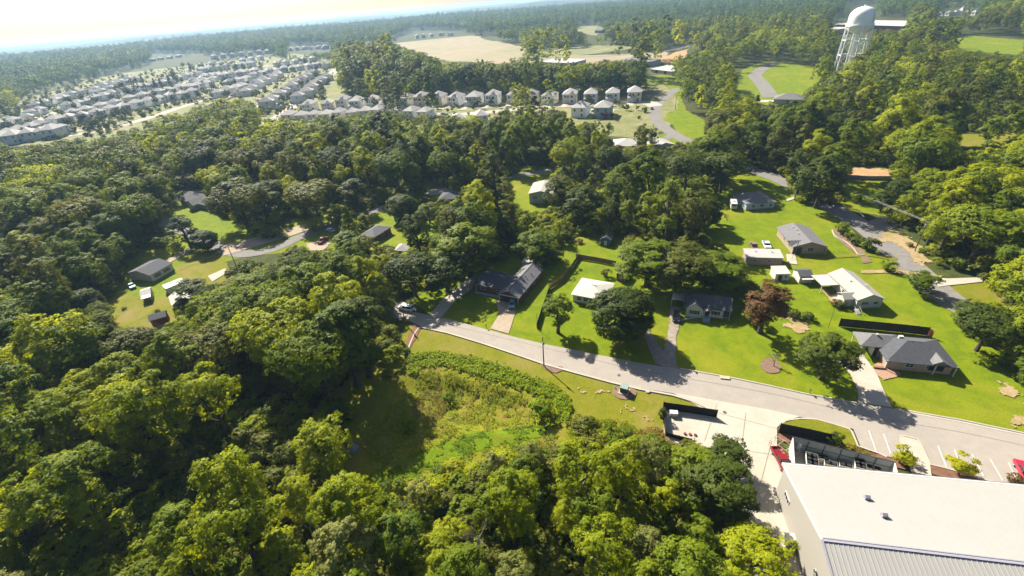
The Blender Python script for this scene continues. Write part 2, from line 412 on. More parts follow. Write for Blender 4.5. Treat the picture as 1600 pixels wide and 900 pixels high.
# main street, its car park and aprons
LAYER[0] = 34
N_EDGE = [(600,476),(632,485),(672,493),(700,499),(745,511),(800,526),(850,538),(900,548),(950,558),(1000,568),(1062,577),(1150,593),(1200,604),(1260,617),(1305,625),(1400,640),(1500,658),(1600,679),(1720,706),(2300,836)]
S_EDGE = [(620,494),(640,502),(658,511),(700,520),(800,551),(850,568),(900,582),(950,596),(1000,607),(1050,615),(1120,627),(1200,641),(1250,652),(1333,671),(1345,700),(1372,710),(1430,725),(1480,740),(1560,760),(1720,800),(2300,945)]
sheet('street', N_EDGE+S_EDGE[::-1], asphalt)
sheet('concrete_apron', [(1050,614),(1120,626.5),(1200,640.5),(1250,651.5),(1228,658),(1214,668),(1214,700),(1240,730),(1330,760),(1400,900),(1400,960),(1190,960),(1160,830),(1140,760),(1130,700),(1075,700),(1038,690),(1036,640),(1100,642),(1085,632)], concrete)
LAYER[0] = 38
sheet('driveway', [(735,432),(744,431),(738,452),(712,470),(690,496),(672,492.5),(690,470),(715,450)], concrete)
sheet('driveway', [(775,470),(808,473),(805,490),(795,522),(766,514),(780,492)], drive_tan)
sheet('driveway', [(1048,478),(1063,480),(1062,505),(1056,530),(1056,570),(1062,577),(1040,573),(1034,560),(1044,520)], gravel_m, wob=.4)
sheet('driveway', [(1002,512),(1013,516),(1030,540),(1048,566),(1052,576),(1024,570),(1012,540)], gravel_m, wob=.4)
sheet('driveway', [(1315,545),(1345,545),(1352,560),(1370,585),(1380,610),(1394,638),(1340,629),(1340,612),(1328,585),(1310,568)], concrete)
sheet('patio', [(1362,573),(1375,565),(1408,585),(1400,590),(1380,594),(1370,586)], mat('patio_brick', (.36,.22,.14), .9, 3, .2), wob=.2)
sheet('path', [(1063,500),(1095,493.5),(1107,494.5),(1107,496.5),(1096,496.5),(1063,502)], concrete)
sheet('track', [(1262,402),(1300,404),(1360,401),(1400,408),(1402,403),(1360,397),(1290,399)], lawn_d, wob=.6)
sheet('track', [(1345,428),(1400,427),(1470,436),(1472,432),(1400,422),(1345,423)], dirt_m, wob=.5)
sheet('path', [(1278,444),(1282,444),(1296,460),(1307,472),(1302,476),(1290,462)], dirt_m, wob=.3)
sheet('patio', [(1298,462),(1318,458),(1326,472),(1310,478)], conc_kerb)
sheet('patio', [(1228,398),(1242,398),(1246,414),(1230,412)], conc_kerb)
sheet('driveway', [(1455,434),(1480,436),(1535,434),(1535,441),(1480,447),(1466,449)], conc_kerb)
sheet('driveway', [(345,385),(440,362),(478,350),(482,360),(440,374),(350,400)], drive_tan, wob=.3)
sheet('driveway', [(478,382),(500,376),(520,378),(505,392),(485,392)], drive_tan, wob=.5)
sheet('driveway', [(325,432),(352,420),(356,426),(332,441)], conc_kerb)
sheet('driveway', [(258,408),(300,386),(304,390),(262,413)], drive_tan, wob=.3)
sheet('driveway', [(668,300),(706,292),(708,300),(672,307)], conc_kerb)
sheet('driveway', [(555,460),(580,455),(585,468),(560,472)], drive_tan, wob=.6)
sheet('path', [(1228,312),(1250,305),(1252,308),(1230,315)], conc_kerb)
# bare earth and mulch
LAYER[0] = 38
drape('bare_earth', [(1368,372),(1392,358),(1410,366),(1425,378),(1445,392),(1450,415),(1436,418),(1424,402),(1408,388),(1392,378),(1380,380)], dirt_m, .195, .28, 2.6, freq=.45)
drape('bare_earth', [(1318,263),(1392,263),(1392,281),(1318,281)], reddirt, .195, .28, 2.6, freq=.45)
drape('bare_earth', [(1550,598),(1562,594),(1582,604),(1600,622),(1590,628),(1566,614)], dirt_m, .195, .28, 2.6, freq=.45)
drape('bare_earth', [(1578,656),(1600,655),(1620,665),(1600,674)], dirt_m, .195, .28, 2.6, freq=.45)
drape('bare_earth', [(1222,490),(1250,500),(1266,512),(1256,524),(1228,510)], dirt_m, .195, .28, 2.6, freq=.45)
sheet('mulch_bed', [(1188,567),(1196,560),(1212,562),(1222,574),(1215,583),(1200,584),(1188,576)], mulch_m, wob=.5, smooth_n=1)
sheet('mulch_bed', [(843,568),(862,571),(884,576),(872,584),(858,581),(846,574)], mulch_m, wob=.5, smooth_n=1)
sheet('mulch_bed', [(955,612),(965,604),(985,604),(996,612),(992,622),(978,626),(962,622)], mulch_m, wob=.2, smooth_n=2)
sheet('mulch_bed', [(648,508),(658,513),(650,530),(640,545),(634,540),(640,520)], mulch_r, wob=.4)
sheet('mulch_bed', [(1300,362),(1318,384),(1345,402),(1348,412),(1362,410),(1352,395),(1330,375),(1312,355)], mulch_m, wob=.4)
for u, v in [(940,613),(908,610),(985,640),(1010,652)]:
    drape('bare_earth', [(u-8,v),(u-3,v-2),(u+5,v-1),(u+9,v+1),(u+3,v+3),(u-5,v+2)], dirt_m, .195, .28, 2.6, freq=.45)
# kerb island by the car park
sheet('lawn_island', [(1222,662),(1245,657),(1275,657),(1326,672),(1340,698),(1330,705),(1300,697),(1216,680)], lawn_d, z=.27)
sheet('mulch_bed', [(1216,668),(1222,664),(1300,684),(1318,698),(1298,702),(1216,690)], mulch_r, z=.28)
ribbon('kerb', [(1218,664),(1228,658),(1250,655),(1275,656),(1300,663),(1326,671),(1331,676),(1340,698),(1372,709)], .35, conc_kerb, z=.0, h=.30, dense=False)
ribbon('kerb', [(658,512),(700,521),(750,536),(800,552.5),(850,569.5),(900,583.5),(950,597),(1000,609),(1050,618),(1080,627),(1102,637),(1118,646)], .55, conc_kerb, z=.0, h=.30, dense=False)
ribbon('kerb', [(636,560),(640,540),(648,522),(655,512),(662,511)], .4, conc_kerb, z=.0, h=.30, dense=False)
ribbon('kerb', [(1062,576.5),(1150,592.5),(1200,603),(1260,616.5),(1305,624.5),(1338,630.5)], .3, conc_kerb, z=.0, h=.30, dense=False)
ribbon('kerb', [(1398,639.5),(1500,657),(1600,678),(1720,704),(2300,834)], .3, conc_kerb, z=.0, h=.30, dense=False)
ribbon('gutter', [(1398,641.5),(1500,659.5),(1600,680.5),(1720,707),(2300,837)], .45, conc_kerb, dense=False)
ribbon('kerb', [(1372,709),(1385,715)], .35, conc_kerb, z=0, h=.30, dense=False)
sheet('pavement', [(1404,684),(1410,683),(1430,688),(1437,695),(1452,726),(1455,745),(1425,745),(1418,722),(1405,690)], concrete, z=.28)
ribbon('kerb', [(1404,683),(1412,682),(1432,687),(1438,695),(1453,727),(1480,733),(1560,757),(1640,782)], .35, conc_kerb, z=0, h=.30, dense=False)
sheet('mulch_bed', [(1372,711),(1408,722),(1414,735),(1380,726),(1340,708)], mulch_r, z=.27)
sheet('mulch_bed', [(1452,728),(1480,735),(1560,760),(1640,784),(1640,800),(1560,772),(1456,742)], mulch_r, z=.27)
# parking lines
for a, b_ in [((1357,674),(1369,708)),((1380,679),(1391,710)),((1465,698),(1478,731)),((1491,704),(1503,740)),((1518,711),(1536,745)),((1546,718),(1566,752)),((1575,724),(1592,760)),((1603,730),(1620,768))]:
    ribbon('parking_line', [a, b_], .14, paint_line, z=.24, dense=False)
ribbon('road_marking', [(1342.5,332.5),(1350,339.5)], .5, paint_line, dense=False)
for u, v, wh in [(1132,645,'pale concrete apron by the screened pad'), (967,587,'grey street north of the utility box')]:
    q = at(u, v); tag(MB().lathe([(.38,.2),(.38,.25)], (0,0,0), 16).build('manhole_cover', mat('iron', (.12,.10,.09), .7), loc=q), 'dark round manhole cover in the '+wh, 'manhole cover')
for a, b_ in [((1100,640),(1235,676)),((1130,700),(1215,712)),((1165,645),(1150,760)),((1205,690),(1176,800)),((1140,750),(1222,765)),((1165,820),(1235,835)),((1120,632),(1100,690))]:
    ribbon('paving_joint', [a, b_], .07, conc_dark, z=.245, dense=False)
for q_ in [[(700,508),(900,556),(1000,579),(1200,615),(1350,650),(1500,676),(1640,706)]]:
    ribbon('road_seam', q_, .06, asph_dark, z=.236)
# the basin
drape('basin_grass', [(470,660),(540,590),(620,545),(700,545),(800,573),(872,598),(900,626),(908,652),(890,700),(830,715),(760,735),(690,755),(600,800),(500,750)], weeds_m, .03)
drape('basin_grass', [(570,740),(640,712),(690,692),(760,668),(830,658),(872,664),(850,686),(790,694),(740,706),(690,722),(640,748),(590,770)], ground_mat('lime_grass', ((.11,.18,.003),(.14,.20,.004),(.15,.16,.008)), (.1,.5,3), bump=.2), .10)
# ---------------------------------------------------------------- houses
def slab_roof(poly_pts, t=.18):
    """a roof plane from its corner points, with thickness"""
    b = MB(); n = len(poly_pts); up = [Vector(p) for p in poly_pts]; lo = [p-Vector((0,0,t)) for p in up]
    b.add(up+lo, [tuple(range(n)), tuple(range(2*n-1, n-1, -1))]+[(i, n+i, n+(i+1) % n, (i+1) % n) for i in range(n)])
    return b
def roof_mesh(L, W, h, rise, kind, ov=.45, t=.16, gx=None):
    a, c = L/2+ov, W/2+ov; b = MB(); h0 = h-ov*rise/(W/2 if kind != 'gable_y' else L/2)*1.0
    if kind == 'flat':
        b.box((0,0,h+.12), (L+2*ov, W+2*ov, .24)); return b
    if kind == 'shed':
        b.add([(-a,-c,h),(a,-c,h),(a,c,h+rise),(-a,c,h+rise),(-a,-c,h+t),(a,-c,h+t),(a,c,h+rise+t),(-a,c,h+rise+t)], [(3,2,1,0),(4,5,6,7),(0,1,5,4),(1,2,6,5),(2,3,7,6),(3,0,4,7)]); return b
    if kind == 'gable_x':
        b.prism([(-c,h0),(0,h+rise),(c,h0),(c,h0+t),(0,h+rise+t),(-c,h0+t)], 'x', -a, a); return b
    if kind == 'gable_y':
        b.prism([(-a,h0),(0,h+rise),(a,h0),(a,h0+t),(0,h+rise+t),(-a,h0+t)], 'y', -c, c); return b
    # hip
    rx = max(a-c, 0); ry = max(c-a, 0); z1 = h+rise+t
    vs = [(-a,-c,h0),(a,-c,h0),(a,c,h0),(-a,c,h0),(-a,-c,h0+t),(a,-c,h0+t),(a,c,h0+t),(-a,c,h0+t)]
    if rx > 0.05: vs += [(-rx,0,z1),(rx,0,z1)]; fs = [(4,5,9,8),(5,6,9),(6,7,8,9),(7,4,8)]
    elif ry > 0.05: vs += [(0,-ry,z1),(0,ry,z1)]; fs = [(4,5,8),(5,6,9,8),(6,7,9),(7,4,8,9)]
    else: vs += [(0,0,z1)]; fs = [(4,5,8),(5,6,8),(6,7,8),(7,4,8)]
    b.add(vs, fs+[(3,2,1,0),(0,1,5,4),(1,2,6,5),(2,3,7,6),(3,0,4,7)]); return b
def wall_mesh(L, W, h, rise, kind):
    a, c = L/2, W/2; b = MB()
    if kind == 'gable_x': b.prism([(-c,0),(c,0),(c,h),(0,h+rise*.98),(-c,h)], 'x', -a, a)
    elif kind == 'gable_y': b.prism([(-a,0),(a,0),(a,h),(0,h+rise*.98),(-a,h)], 'y', -c, c)
    elif kind == 'shed': b.prism([(-c,0),(c,0),(c,h+rise*.97),(-c,h)], 'x', -a, a)
    else: b.box((0,0,h/2), (2*a, 2*c, h))
    return b
SIDE = {'f': (0,-1,0), 'b': (0,1,math.pi), 'l': (-1,0,-math.pi/2), 'r': (1,0,math.pi/2)}
def on_wall(side, t, z, L, W, out=.03):
    sx, sy, rz = SIDE[side]
    if side in 'fb': return ((t*L/2)*(1 if side == 'f' else -1), sy*(W/2+out), z), rz
    return (sx*(L/2+out), t*W/2*(1 if side == 'r' else -1), z), rz
def window(parent, side, t, z, w_, h_, L, W, frame=white_p, shutters=None):
    loc, rz = on_wall(side, t, z, L, W)
    b = MB(); f = .09
    for s_ in (-1, 1): b.box((s_*(w_/2), 0, 0), (f, .10, h_+f)); b.box((0, 0, s_*(h_/2)), (w_-f, .10, f))
    b.box((0,0,0), (w_-f, .07, .05))
    if w_ > 1.3: b.box((0,0,0), (.05, .075, h_-f))
    wn = b.build('window', frame, parent, loc=loc, rz=rz)
    MB().box((0,.02,0), (w_-f, .03, h_-f)).build('pane', glass, wn)
    if shutters:
        for s_ in (-1, 1): MB().box((s_*(w_/2+.28), .01, 0), (.4, .05, h_)).build('shutter', shutters, wn)
    return wn
def door(parent, side, t, L, W, w_=1.0, h_=2.1, mtl=None, z0=.15, name='door'):
    loc, rz = on_wall(side, t, z0, L, W)
    b = MB().box((0,0,h_/2), (w_, .08, h_))
    for i in range(1, 4): b.box((0,-.045,h_*i/4), (w_*.9,.02,.04))
    d = b.build(name, mtl or white_p, parent, loc=loc, rz=rz)
    if name == 'door': MB().box((w_*.38,-.08,h_*.48), (.06,.07,.14)).build('handle', darkmetal, d)
    return d
def house(name, label, cat, A, B, depth, h=2.8, rise=1.8, roof='gable_x', wm=sid_w, rm=shing_g, ov=.45, group=None, C=None, z=None, base=True, wins=(), frame=white_p, shut=None, L=None, Z0=0):
    """A, B: the near eave corners in the photograph (left, right); depth in metres behind them"""
    a = at(*A, z=h if z is None else z); b_ = at(*B, z=h if z is None else z)
    d = (b_-a); d.z = 0; LL = d.length if L is None else L; d.normalize(); nrm = Vector((-d.y, d.x, 0))
    c = a+d*(LL/2)+nrm*(depth/2); ang = math.atan2(d.y, d.x)
    LL -= 2*ov; dep = depth-2*ov
    root = empty(name, (c.x, c.y, Z0), ang, label, cat, group)
    wall_mesh(LL, dep, h, rise, roof).build('wall', wm, root)
    rf = roof_mesh(LL, dep, h, rise, roof, ov).build('roof', rm, root)
    if base: MB().box((0,0,.17), (LL+.08, dep+.08, .34)).build('foundation', brick_b if wm not in (brick_m,) else brick_m, root)
    for wn in wins: window(root, wn[0], wn[1], wn[2] if len(wn) > 4 else h*.58, wn[-2], wn[-1], LL, dep, frame, shut)
    root['_L'] = LL; root['_W'] = dep; root['_h'] = h; root['_r'] = rise
    return root, LL, dep, rf
def ridge_cap(rf, L, z, mtl=shing_d, axis='x', ins=0):
    b = MB(); d = (L-2*ins, .3, .08) if axis == 'x' else (.3, L-2*ins, .08)
    b.box((0,0,z), d).build('ridge_cap', mtl, rf)
def vents(rf, L, W, h, rise, kind, spots, mtl=white_p):
    for fx, fy in spots:
        if kind.endswith('y'): z = h+rise*(1-abs(fx))
        else: z = h+rise*(1-abs(fy))
        MB().lathe([(.14,0),(.14,.5),(.2,.52),(.2,.62)], (fx*L/2, fy*W/2, z), 10).build('vent_pipe', mtl, rf)
def chimney(rf, x, y, z0, z1, mtl=brick_m, s=.8):
    c = MB().box((x,y,(z0+z1)/2), (s,s,z1-z0)).build('chimney', mtl, rf)
    b = MB().box((x,y,z1+.06), (s+.15,s+.15,.12)).build('chimney_cap', concrete, c) if False else None
def posts(root, pts, h, mtl=white_p, s=.16, name='porch_post', z0=0):
    for x, y in pts: MB().box((x,y,(z0+h)/2), (s,s,h-z0)).box((x,y,z0+.1), (s+.1,s+.1,.2)).box((x,y,h-.08), (s+.1,s+.1,.16)).build(name, mtl, root)

# brick house with an L plan and a carport
r, L, W, rf = house('brick_house', 'brick house of L shape with dark roof and a carport in its front gable', 'house', (777,459), (811,466), 19, 2.9, 1.6, 'gable_y', brick_m, shing_g, .5, wins=(('r',-.3,1.3,1.1),('r',.3,1.3,1.1),('r',.7,1,1.1)))
ridge_cap(rf, W, 4.62, shing_d, 'y')
vents(rf, L, W, 2.9, 1.6, 'gable_y', [(.5,-.1),(.35,.1),(.6,.4)], darkmetal)
MB().box((.2,-W/2-.03,1.3), (L*.82,.10,2.45)).build('carport_shade_panel', mat('deep_shade_paint', (.05,.045,.045), .9, 3, .2), r)  # flat dark panel on the wall, painting the shade inside the carport
MB().box((0,-W/2-.3,2.75), (L+.9,.25,.28)).build('fascia', white_p, r)
posts(r, [(-L/2+.1,-W/2-.35),(L/2-.1,-W/2-.35)], 2.7)
wg = MB(); wl, ww, hh = 10.5, 9.0, 2.9
x1 = -L/2+.3; x0 = x1-wl; y0 = -W/2+2.6; y1 = y0+ww
MB().prism([(y0,0),(y1,0),(y1,hh),((y0+y1)/2,hh+1.5),(y0,hh)], 'x', x0, x1).build('wing_wall', brick_m, r)
MB().prism([(y0-.5,hh-.17),((y0+y1)/2,hh+1.5),(y1+.5,hh-.17),(y1+.5,hh),((y0+y1)/2,hh+1.68),(y0-.5,hh)], 'x', x0-.5, x1+2.6).build('wing_roof', shing_d, r)  # darker shingle than the main roof: shade on this wing put into the colour
for xx in (-.25,.3):
    w_ = MB().box((0,0,0),(1.7,.1,.1)).box((0,0,1.0),(1.7,.1,.1)).box((-.85,0,.5),(.1,.1,1.0)).box((.85,0,.5),(.1,.1,1.0)).build('window', white_p, r, loc=((x0+x1)/2+xx*wl, y0-.04, 1.1))
    MB().box((0,.02,.5),(1.6,.04,.9)).build('pane', glass, w_)
MB().box(((x0+x1)/2,y0-.9,.2),(wl,1.2,.12)).build('walkway', conc_kerb, r)
posts(r, [(x0+.3,y0-.4)], 2.75)
g, L, W, rf = house('patio_cover', 'white roofed patio cover on posts behind the brick L shaped house', 'patio cover', (815,410), (837,413), 4.5, 2.7, .5, 'shed', mat('lattice_white', (.6,.6,.58), .7, 3, .1), metal_w, .2, base=False)

# small house with a white roof, half behind the round tree
r, L, W, rf = house('bungalow', 'pale bungalow with white hipped roof half behind the round dark tree', 'house', (892,460), (946,470), 10.5, 2.9, 1.3, 'hip', sid_w, metal_w, .5, wins=(('f',-.6,1.4,1.2),('f',-.15,1.6,1.2),('l',0,1.3,1.2),('f',.4,1.6,1.2)))
ridge_cap(rf, 1.6, 4.4, metal_w)
door(r, 'f', .15, L, W, mtl=darkmetal)

# white cottage with a dark roof
r, L, W, rf = house('cottage', 'white cottage with dark shingle roof, front gable and small entrance porch', 'house', (1071,478.5), (1144,487.5), 8.0, 3.0, 1.9, 'gable_x', sid_w, shing_d, .35, wins=(('f',.28,2.0,1.2),), shut=black_m)
ridge_cap(rf, L, 5.05)
gl = 4.4
gb = MB().prism([(-gl/2,0),(gl/2,0),(gl/2,3),(0,4.75),(-gl/2,3)], 'y', -.9, 1.5).build('gable_wall', sid_w, r, loc=(-L/2+gl/2,-W/2,0))
MB().prism([(-gl/2-.35,2.75),(0,4.78),(gl/2+.35,2.75),(gl/2+.35,2.9),(0,4.95),(-gl/2-.35,2.9)], 'y', -1.2, 4.0).build('gable_roof', shing_d, r, loc=(-L/2+gl/2,-W/2,0))
window(gb, 'f', 0, 1.75, 1.6, 1.2, gl, 1.8, white_p, black_m)
px_ = -L/2+gl+1.1
MB().prism([(-1.1,2.5),(0,3.4),(1.1,2.5),(1.1,2.62),(0,3.55),(-1.1,2.62)], 'y', -1.9, 1.0).build('porch_roof', shing_g, r, loc=(px_,-W/2,0))
posts(r, [(px_-.85,-W/2-1.7),(px_+.85,-W/2-1.7)], 2.6, s=.14)
st = MB()
for i in range(4): st.box((px_,-W/2-1.0-.35*i,.32-.08*i),(1.7,1.2,.64-.16*i))
st.build('steps', mat('steps_blue', (.33,.40,.46), .9, 3, .1), r)
door(r, 'f', (px_)/(L/2), L, W, mtl=darkmetal, z0=.5)
MB().box((L/2-.9,-W/2-.02,1.5),(1.9,.06,2.3)).build('porch_shade_panel', mat('recess_shade', (.06,.065,.07), .9, 3, .2), r)  # no real hollow: dark colour paints the shade of a recessed porch
posts(r, [(L/2-1.8,-W/2-.1),(L/2-.05,-W/2-.1)], 2.9)
MB().box((L/2-.9,-W/2-.12,.75),(1.9,.08,.12)).build('railing', white_p, r)
# its metal carport
a = at(1048,480); ca = at(1068,483); d = (ca-a); d.z = 0; cw = 3.7; d.normalize(); nn = Vector((-d.y,d.x,0)); cl = 6.5
r = empty('metal_carport', a+d*cw/2+nn*cl/2, math.atan2(d.y,d.x), 'arched white metal carport beside the dark roofed cottage', 'carport')
arc = [(cw/2*math.cos(t), 2.3+.55*math.sin(t)) for t in np.linspace(0, math.pi, 9)]; arc2 = [(x*1.03, z+.06) for x, z in arc[::-1]]
MB().prism(arc+arc2, 'y', -cl/2, cl/2).build('roof', metal_w, r)
for sx in (-1,1):
    for yy in (-.95,-.3,.3,.95): MB().box((sx*cw/2,yy*cl/2,1.17),(.08,.08,2.34)).build('post', white_p, r)

# grey hipped house at the right by the street
r, L, W, rf = house('ranch_house', 'wide ranch house with dark grey hipped roof and open carport by the curved drive', 'house', (1386,563.5), (1500,574), 10.5, 2.9, 2.4, 'hip', brick_b, shing_d, .7, wins=(('f',.35,1.8,1.2),('r',0,1.2,1.1),('f',-.3,1.6,1.2)))
a = at(1345,541,2.9); b_ = at(1387,549,2.9); mw = r.matrix_basis
ri = Matrix.Rotation(-r.rotation_euler[2], 4, 'Z'); q0 = ri@(a-Vector((r.location.x,r.location.y,0))); q1 = ri@(b_-Vector((r.location.x,r.location.y,0)))
xw0 = q0.x; xw1 = -L/2+5.0; yb = W/2+.7; yf = q0.y
cxx = (xw0+xw1)/2; cyy = (yf+yb)/2; wx = (xw1-xw0)/2; wy = (yb-yf)/2
cw_ = roof_mesh(2*wx, 2*wy, 2.9, 1.7, 'hip', 0).build('carport_roof', shing_g, r, loc=(cxx,cyy,0))
MB().box((-L/2-1.3, (yb-.7+cyy)/2, 1.45),(2.6, (yb-.7-cyy), 2.9)).build('store_room_wall', brick_b, r)
MB().box((-L/2-1.4, yf+1.4, 1.4),(.15, 2.2, 2.7)).build('screen_panel', white_p, r)
posts(r, [(xw0+.3,yf+.3),(xw0+.3,yb-.4),(-L/2-.3,yf+.2),((xw0-L/2)/2,yb-.4)], 2.8, white_p, .14)
posts(r, [(-L/2-.4,-W/2-.5),(L/2+.4,-W/2-.5),(L/2-3.5,-W/2-.5)], 2.8, white_p, .18)
ridge_cap(rf, L-W, 5.4, shing_g)
MB().box((-2.2,2.0,4.7),(.9,.6,.9)).build('chimney', white_p, rf); MB().lathe([(.18,0),(.18,.7),(.26,.72),(.26,.85)], (-7.0,2.2,4.2), 10).build('vent_pipe', white_p, rf)
MB().prism([(-1.6,3.3),(0,4.3),(1.6,3.3),(1.6,3.15),(-1.6,3.15)], 'y', -W/2-1.0, -1.5).build('dormer_roof', shing_g, rf, loc=(L/2-3.0,0,0))
MB().box((L/2-3,-W/2-.06,1.5),(2.8,.12,1.5)).build('bay_window', glass, r)
MB().box((-L/2-1.4,-W/2-.3,.35),(2.4,.6,.45)).build('bench', wood_f, r)

# white and blue gabled house
r, L, W, rf = house('gabled_house', 'long white gabled house with a blue shaded end and flat white carport', 'house', (1340,469.5), (1384.5,467.5), 15.0, 3.2, 1.5, 'gable_y', sid_w, shing_l, .4, wins=(('f',-.35,1.8,.8),('f',.5,1.2,.8),('l',.1,1.2,1.1),('l',-.5,1.2,1.1),('l',.45,1.0,1.1),('r',0,1.2,1.1)))
ridge_cap(rf, W, 4.75, shing_l, 'y'); vents(rf, L, W, 3.2, 1.5, 'gable_y', [(-.4,.1),(.4,-.3)])
MB().prism([(-1.6,0),(1.6,0),(1.6,2.6),(0,3.5),(-1.6,2.6)], 'x', -L/2-2.6, -L/2+.2).build('entrance_wall', sid_w, r, loc=(0,-W/2+3.0,0))
MB().prism([(-1.9,2.45),(0,3.52),(1.9,2.45),(1.9,2.6),(0,3.68),(-1.9,2.6)], 'x', -L/2-2.9, -L/2+2.2).build('entrance_roof', shing_l, r, loc=(0,-W/2+3.0,0))
b = MB().box((-L/2-2.2,W/2-2.4,2.6),(5.4,6.0,.14)); b.build('carport_canopy', metal_w, r)
posts(r, [(-L/2-4.7,W/2-5.2),(-L/2-4.7,W/2+.4)], 2.5, white_p, .12, 'canopy_post')
b = MB()
for i in range(5): b.box((1.2-.0,0,0) if False else (-L/2-.4,-W/2-1.2-.3*i,.8-.16*i),(1.2,.32,.08))
for sx in (-.6,.6): b.tube([(-L/2-.4+sx,-W/2-1.0,1.6),(-L/2-.4+sx,-W/2-2.6,.9)],.04,6).tube([(-L/2-.4+sx,-W/2-2.6,.9),(-L/2-.4+sx,-W/2-2.6,0)],.04,6)
b.build('steps', white_p, r)

# beige house in the middle of the big lawn
r, L, W, rf = house('brick_bungalow', 'beige brick bungalow with grey gabled roof alone on the big lawn', 'house', (1239,386), (1294,385.5), 16, 2.9, 1.6, 'gable_y', brick_b, shing_g, .5, wins=(('f',.1,1.8,1.2),('l',.5,1.4,1.2),('l',-.1,1.2,1.1),('r',.2,1.2,1.1)))
ridge_cap(rf, W, 4.6, shing_g, 'y'); vents(rf, L, W, 2.9, 1.6, 'gable_y', [(-.3,-.1),(-.2,.3),(-.3,.6)])
MB().box((-L/2+1.4,-W/2-.02,1.35),(2.6,.1,2.4)).build('carport_shade_panel', MATS['deep_shade_paint'], r)  # dark panel again stands in for the shaded carport interior
MB().prism([(-2.0,2.7),(0,3.9),(2.0,2.7),(2.0,2.86),(0,4.06),(-2.0,2.86)], 'x', -L/2-.9, -L/2+3.0).build('side_gable_roof', shing_g, r, loc=(0,-W/2+2.2,0))
posts(r, [(-L/2-.3,-W/2-.3),(L/2+.3,-W/2-.3)], 2.8)
b = MB().tube([(-L/2-1.5,-W/2-4.0,0),(-L/2+.3,-W/2-1.5,5.2)],.05,6).tube([(-L/2+2.6,-W/2-3.2,0),(-L/2+.3,-W/2-1.5,5.2)],.05,6).tube([(-L/2+.3,-W/2-1.5,0),(-L/2+.3,-W/2-1.5,5.3)],.06,6)
p = r.location; b2 = b.build('antenna_mast', darkmetal, None, loc=p, rz=r.rotation_euler[2]); tag(b2, 'thin guyed antenna mast in front of the beige brick bungalow', 'mast')
# long low outbuilding and sheds behind it
r, L, W, rf = house('outbuilding', 'long flat roofed beige outbuilding behind the reddish tree', 'outbuilding', (1166,402.5), (1225,404), 5.4, 2.7, .5, 'shed', brick_b, shing_t, .25, base=False, wins=(('f',-.5,1,.8),('f',.3,1,.8)))
vents(rf, L, W, 2.7, .5, 'shed', [(-.4,.4),(.5,.3)])
for A, B, dp, rm, wm, nm in [((1212,429),(1236,428.5),4.5,metal_w,sid_w,'white shed with flat white roof, left of the two sheds on the lawn'),((1250,433),(1272,432.5),5.0,shing_d,sid_w,'white shed with dark roof beside the flat white canopy')]:
    r, L, W, rf = house('garden_shed', nm, 'shed', A, B, dp, 2.3, .9 if rm is shing_d else .4, 'gable_x' if rm is shing_d else 'shed', wm, rm, .2, base=False)
    door(r, 'f', -.3, L, W, 1.1, 1.9, mtl=darkmetal if rm is metal_w else white_p, z0=.05)
    window(r, 'f', .5, 1.4, .8, .7, L, W)
MB().box((0,-1.6,2.0),(3.2,1.6,.12)).build('porch_roof', metal_w, r, loc=(0,-W/2+1,0))
# white house at the top of the lawn
r, L, W, rf = house('bungalow', 'white bungalow with grey hipped roof beside the parked camper', 'house', (1166,319.5), (1214,315.5), 13, 2.8, 1.9, 'hip', sid_b, shing_g, .4, wins=(('f',.1,1.6,1.0),('f',.7,1.0,1.0),('f',-.5,1.2,1)))
ridge_cap(rf, L-W if L > W else .5, 4.8, shing_g); vents(rf, L, W, 2.8, 1.9, 'hip', [(.3,.3)])
# grey two level house
r, L, W, rf = house('split_level_house', 'grey split level house with pale roof on the lawn left of the dark wood', 'house', (825,303), (864,303), 15, 5.0, 1.2, 'gable_y', sid_g, shing_l, .4, wins=(('f',-.5,3.0,2.0,1.5),('f',.5,3.2,3.9,.9),('f',.5,1.2,1.6,1.2),('l',0,1.4,3.2,1.2)))
ridge_cap(rf, W, 6.25, shing_l, 'y')
MB().box((L/4,-W/2-1.0,2.9),(L/2,2.0,.16)).build('porch_roof', shing_l, r); posts(r, [(.3,-W/2-1.8),(L/2-.2,-W/2-1.8)], 2.8)
# left-hand side of the picture
r, L, W, rf = house('grey_house', 'grey house with folded dark roof between two large trees at the left', 'house', (278,312), (326,322), 13, 2.9, 2.2, 'gable_x', sid_g, shing_d, .5, wins=(('f',-.5,1.6,1.2),('f',.3,1.6,1.2)))
MB().prism([(-3.2,2.7),(0,5.0),(3.2,2.7),(3.2,2.88),(0,5.2),(-3.2,2.88)], 'y', -3.2, 5).build('front_gable_roof', shing_t, r, loc=(1.5,-W/2,0))
MB().prism([(-2.8,0),(2.8,0),(2.8,2.8),(0,4.8),(-2.8,2.8)], 'y', -2.6, 1).build('front_gable_wall', sid_g, r, loc=(1.5,-W/2,0))
r, L, W, rf = house('cream_house', 'cream walled house with dark roof in the shade of the left wood', 'house', (234,431), (270,411), 12, 3.0, 1.5, 'gable_x', sid_c, shing_d, .35, wins=(('f',-.45,1.8,1.3),('f',.4,1.8,1.3)), shut=darkmetal)
ridge_cap(rf, L, 4.6)
r, L, W, rf = house('garden_shed', 'small shed with white lean-to roof on the yellow lawn at the left', 'shed', (219,463), (236,458), 5.5, 2.4, .7, 'gable_x', sid_g, shing_t, .2, base=False)
MB().prism([(-2.6,2.0),(0,2.4),(0,2.52),(-2.6,2.12)], 'x', -L/2, L/2).build('lean_to_roof', metal_w, r, loc=(0,-W/2+.2,0)); posts(r, [(-L/2+.1,-W/2-2.2),(L/2-.1,-W/2-2.2)], 2.05, white_p, .1)
r, L, W, rf = house('carport_shelter', 'long narrow white roofed canopy in the left yard', 'carport', (259,452), (289,440), 3.4, 2.3, .35, 'shed', sid_w, metal_w, .15, base=False)
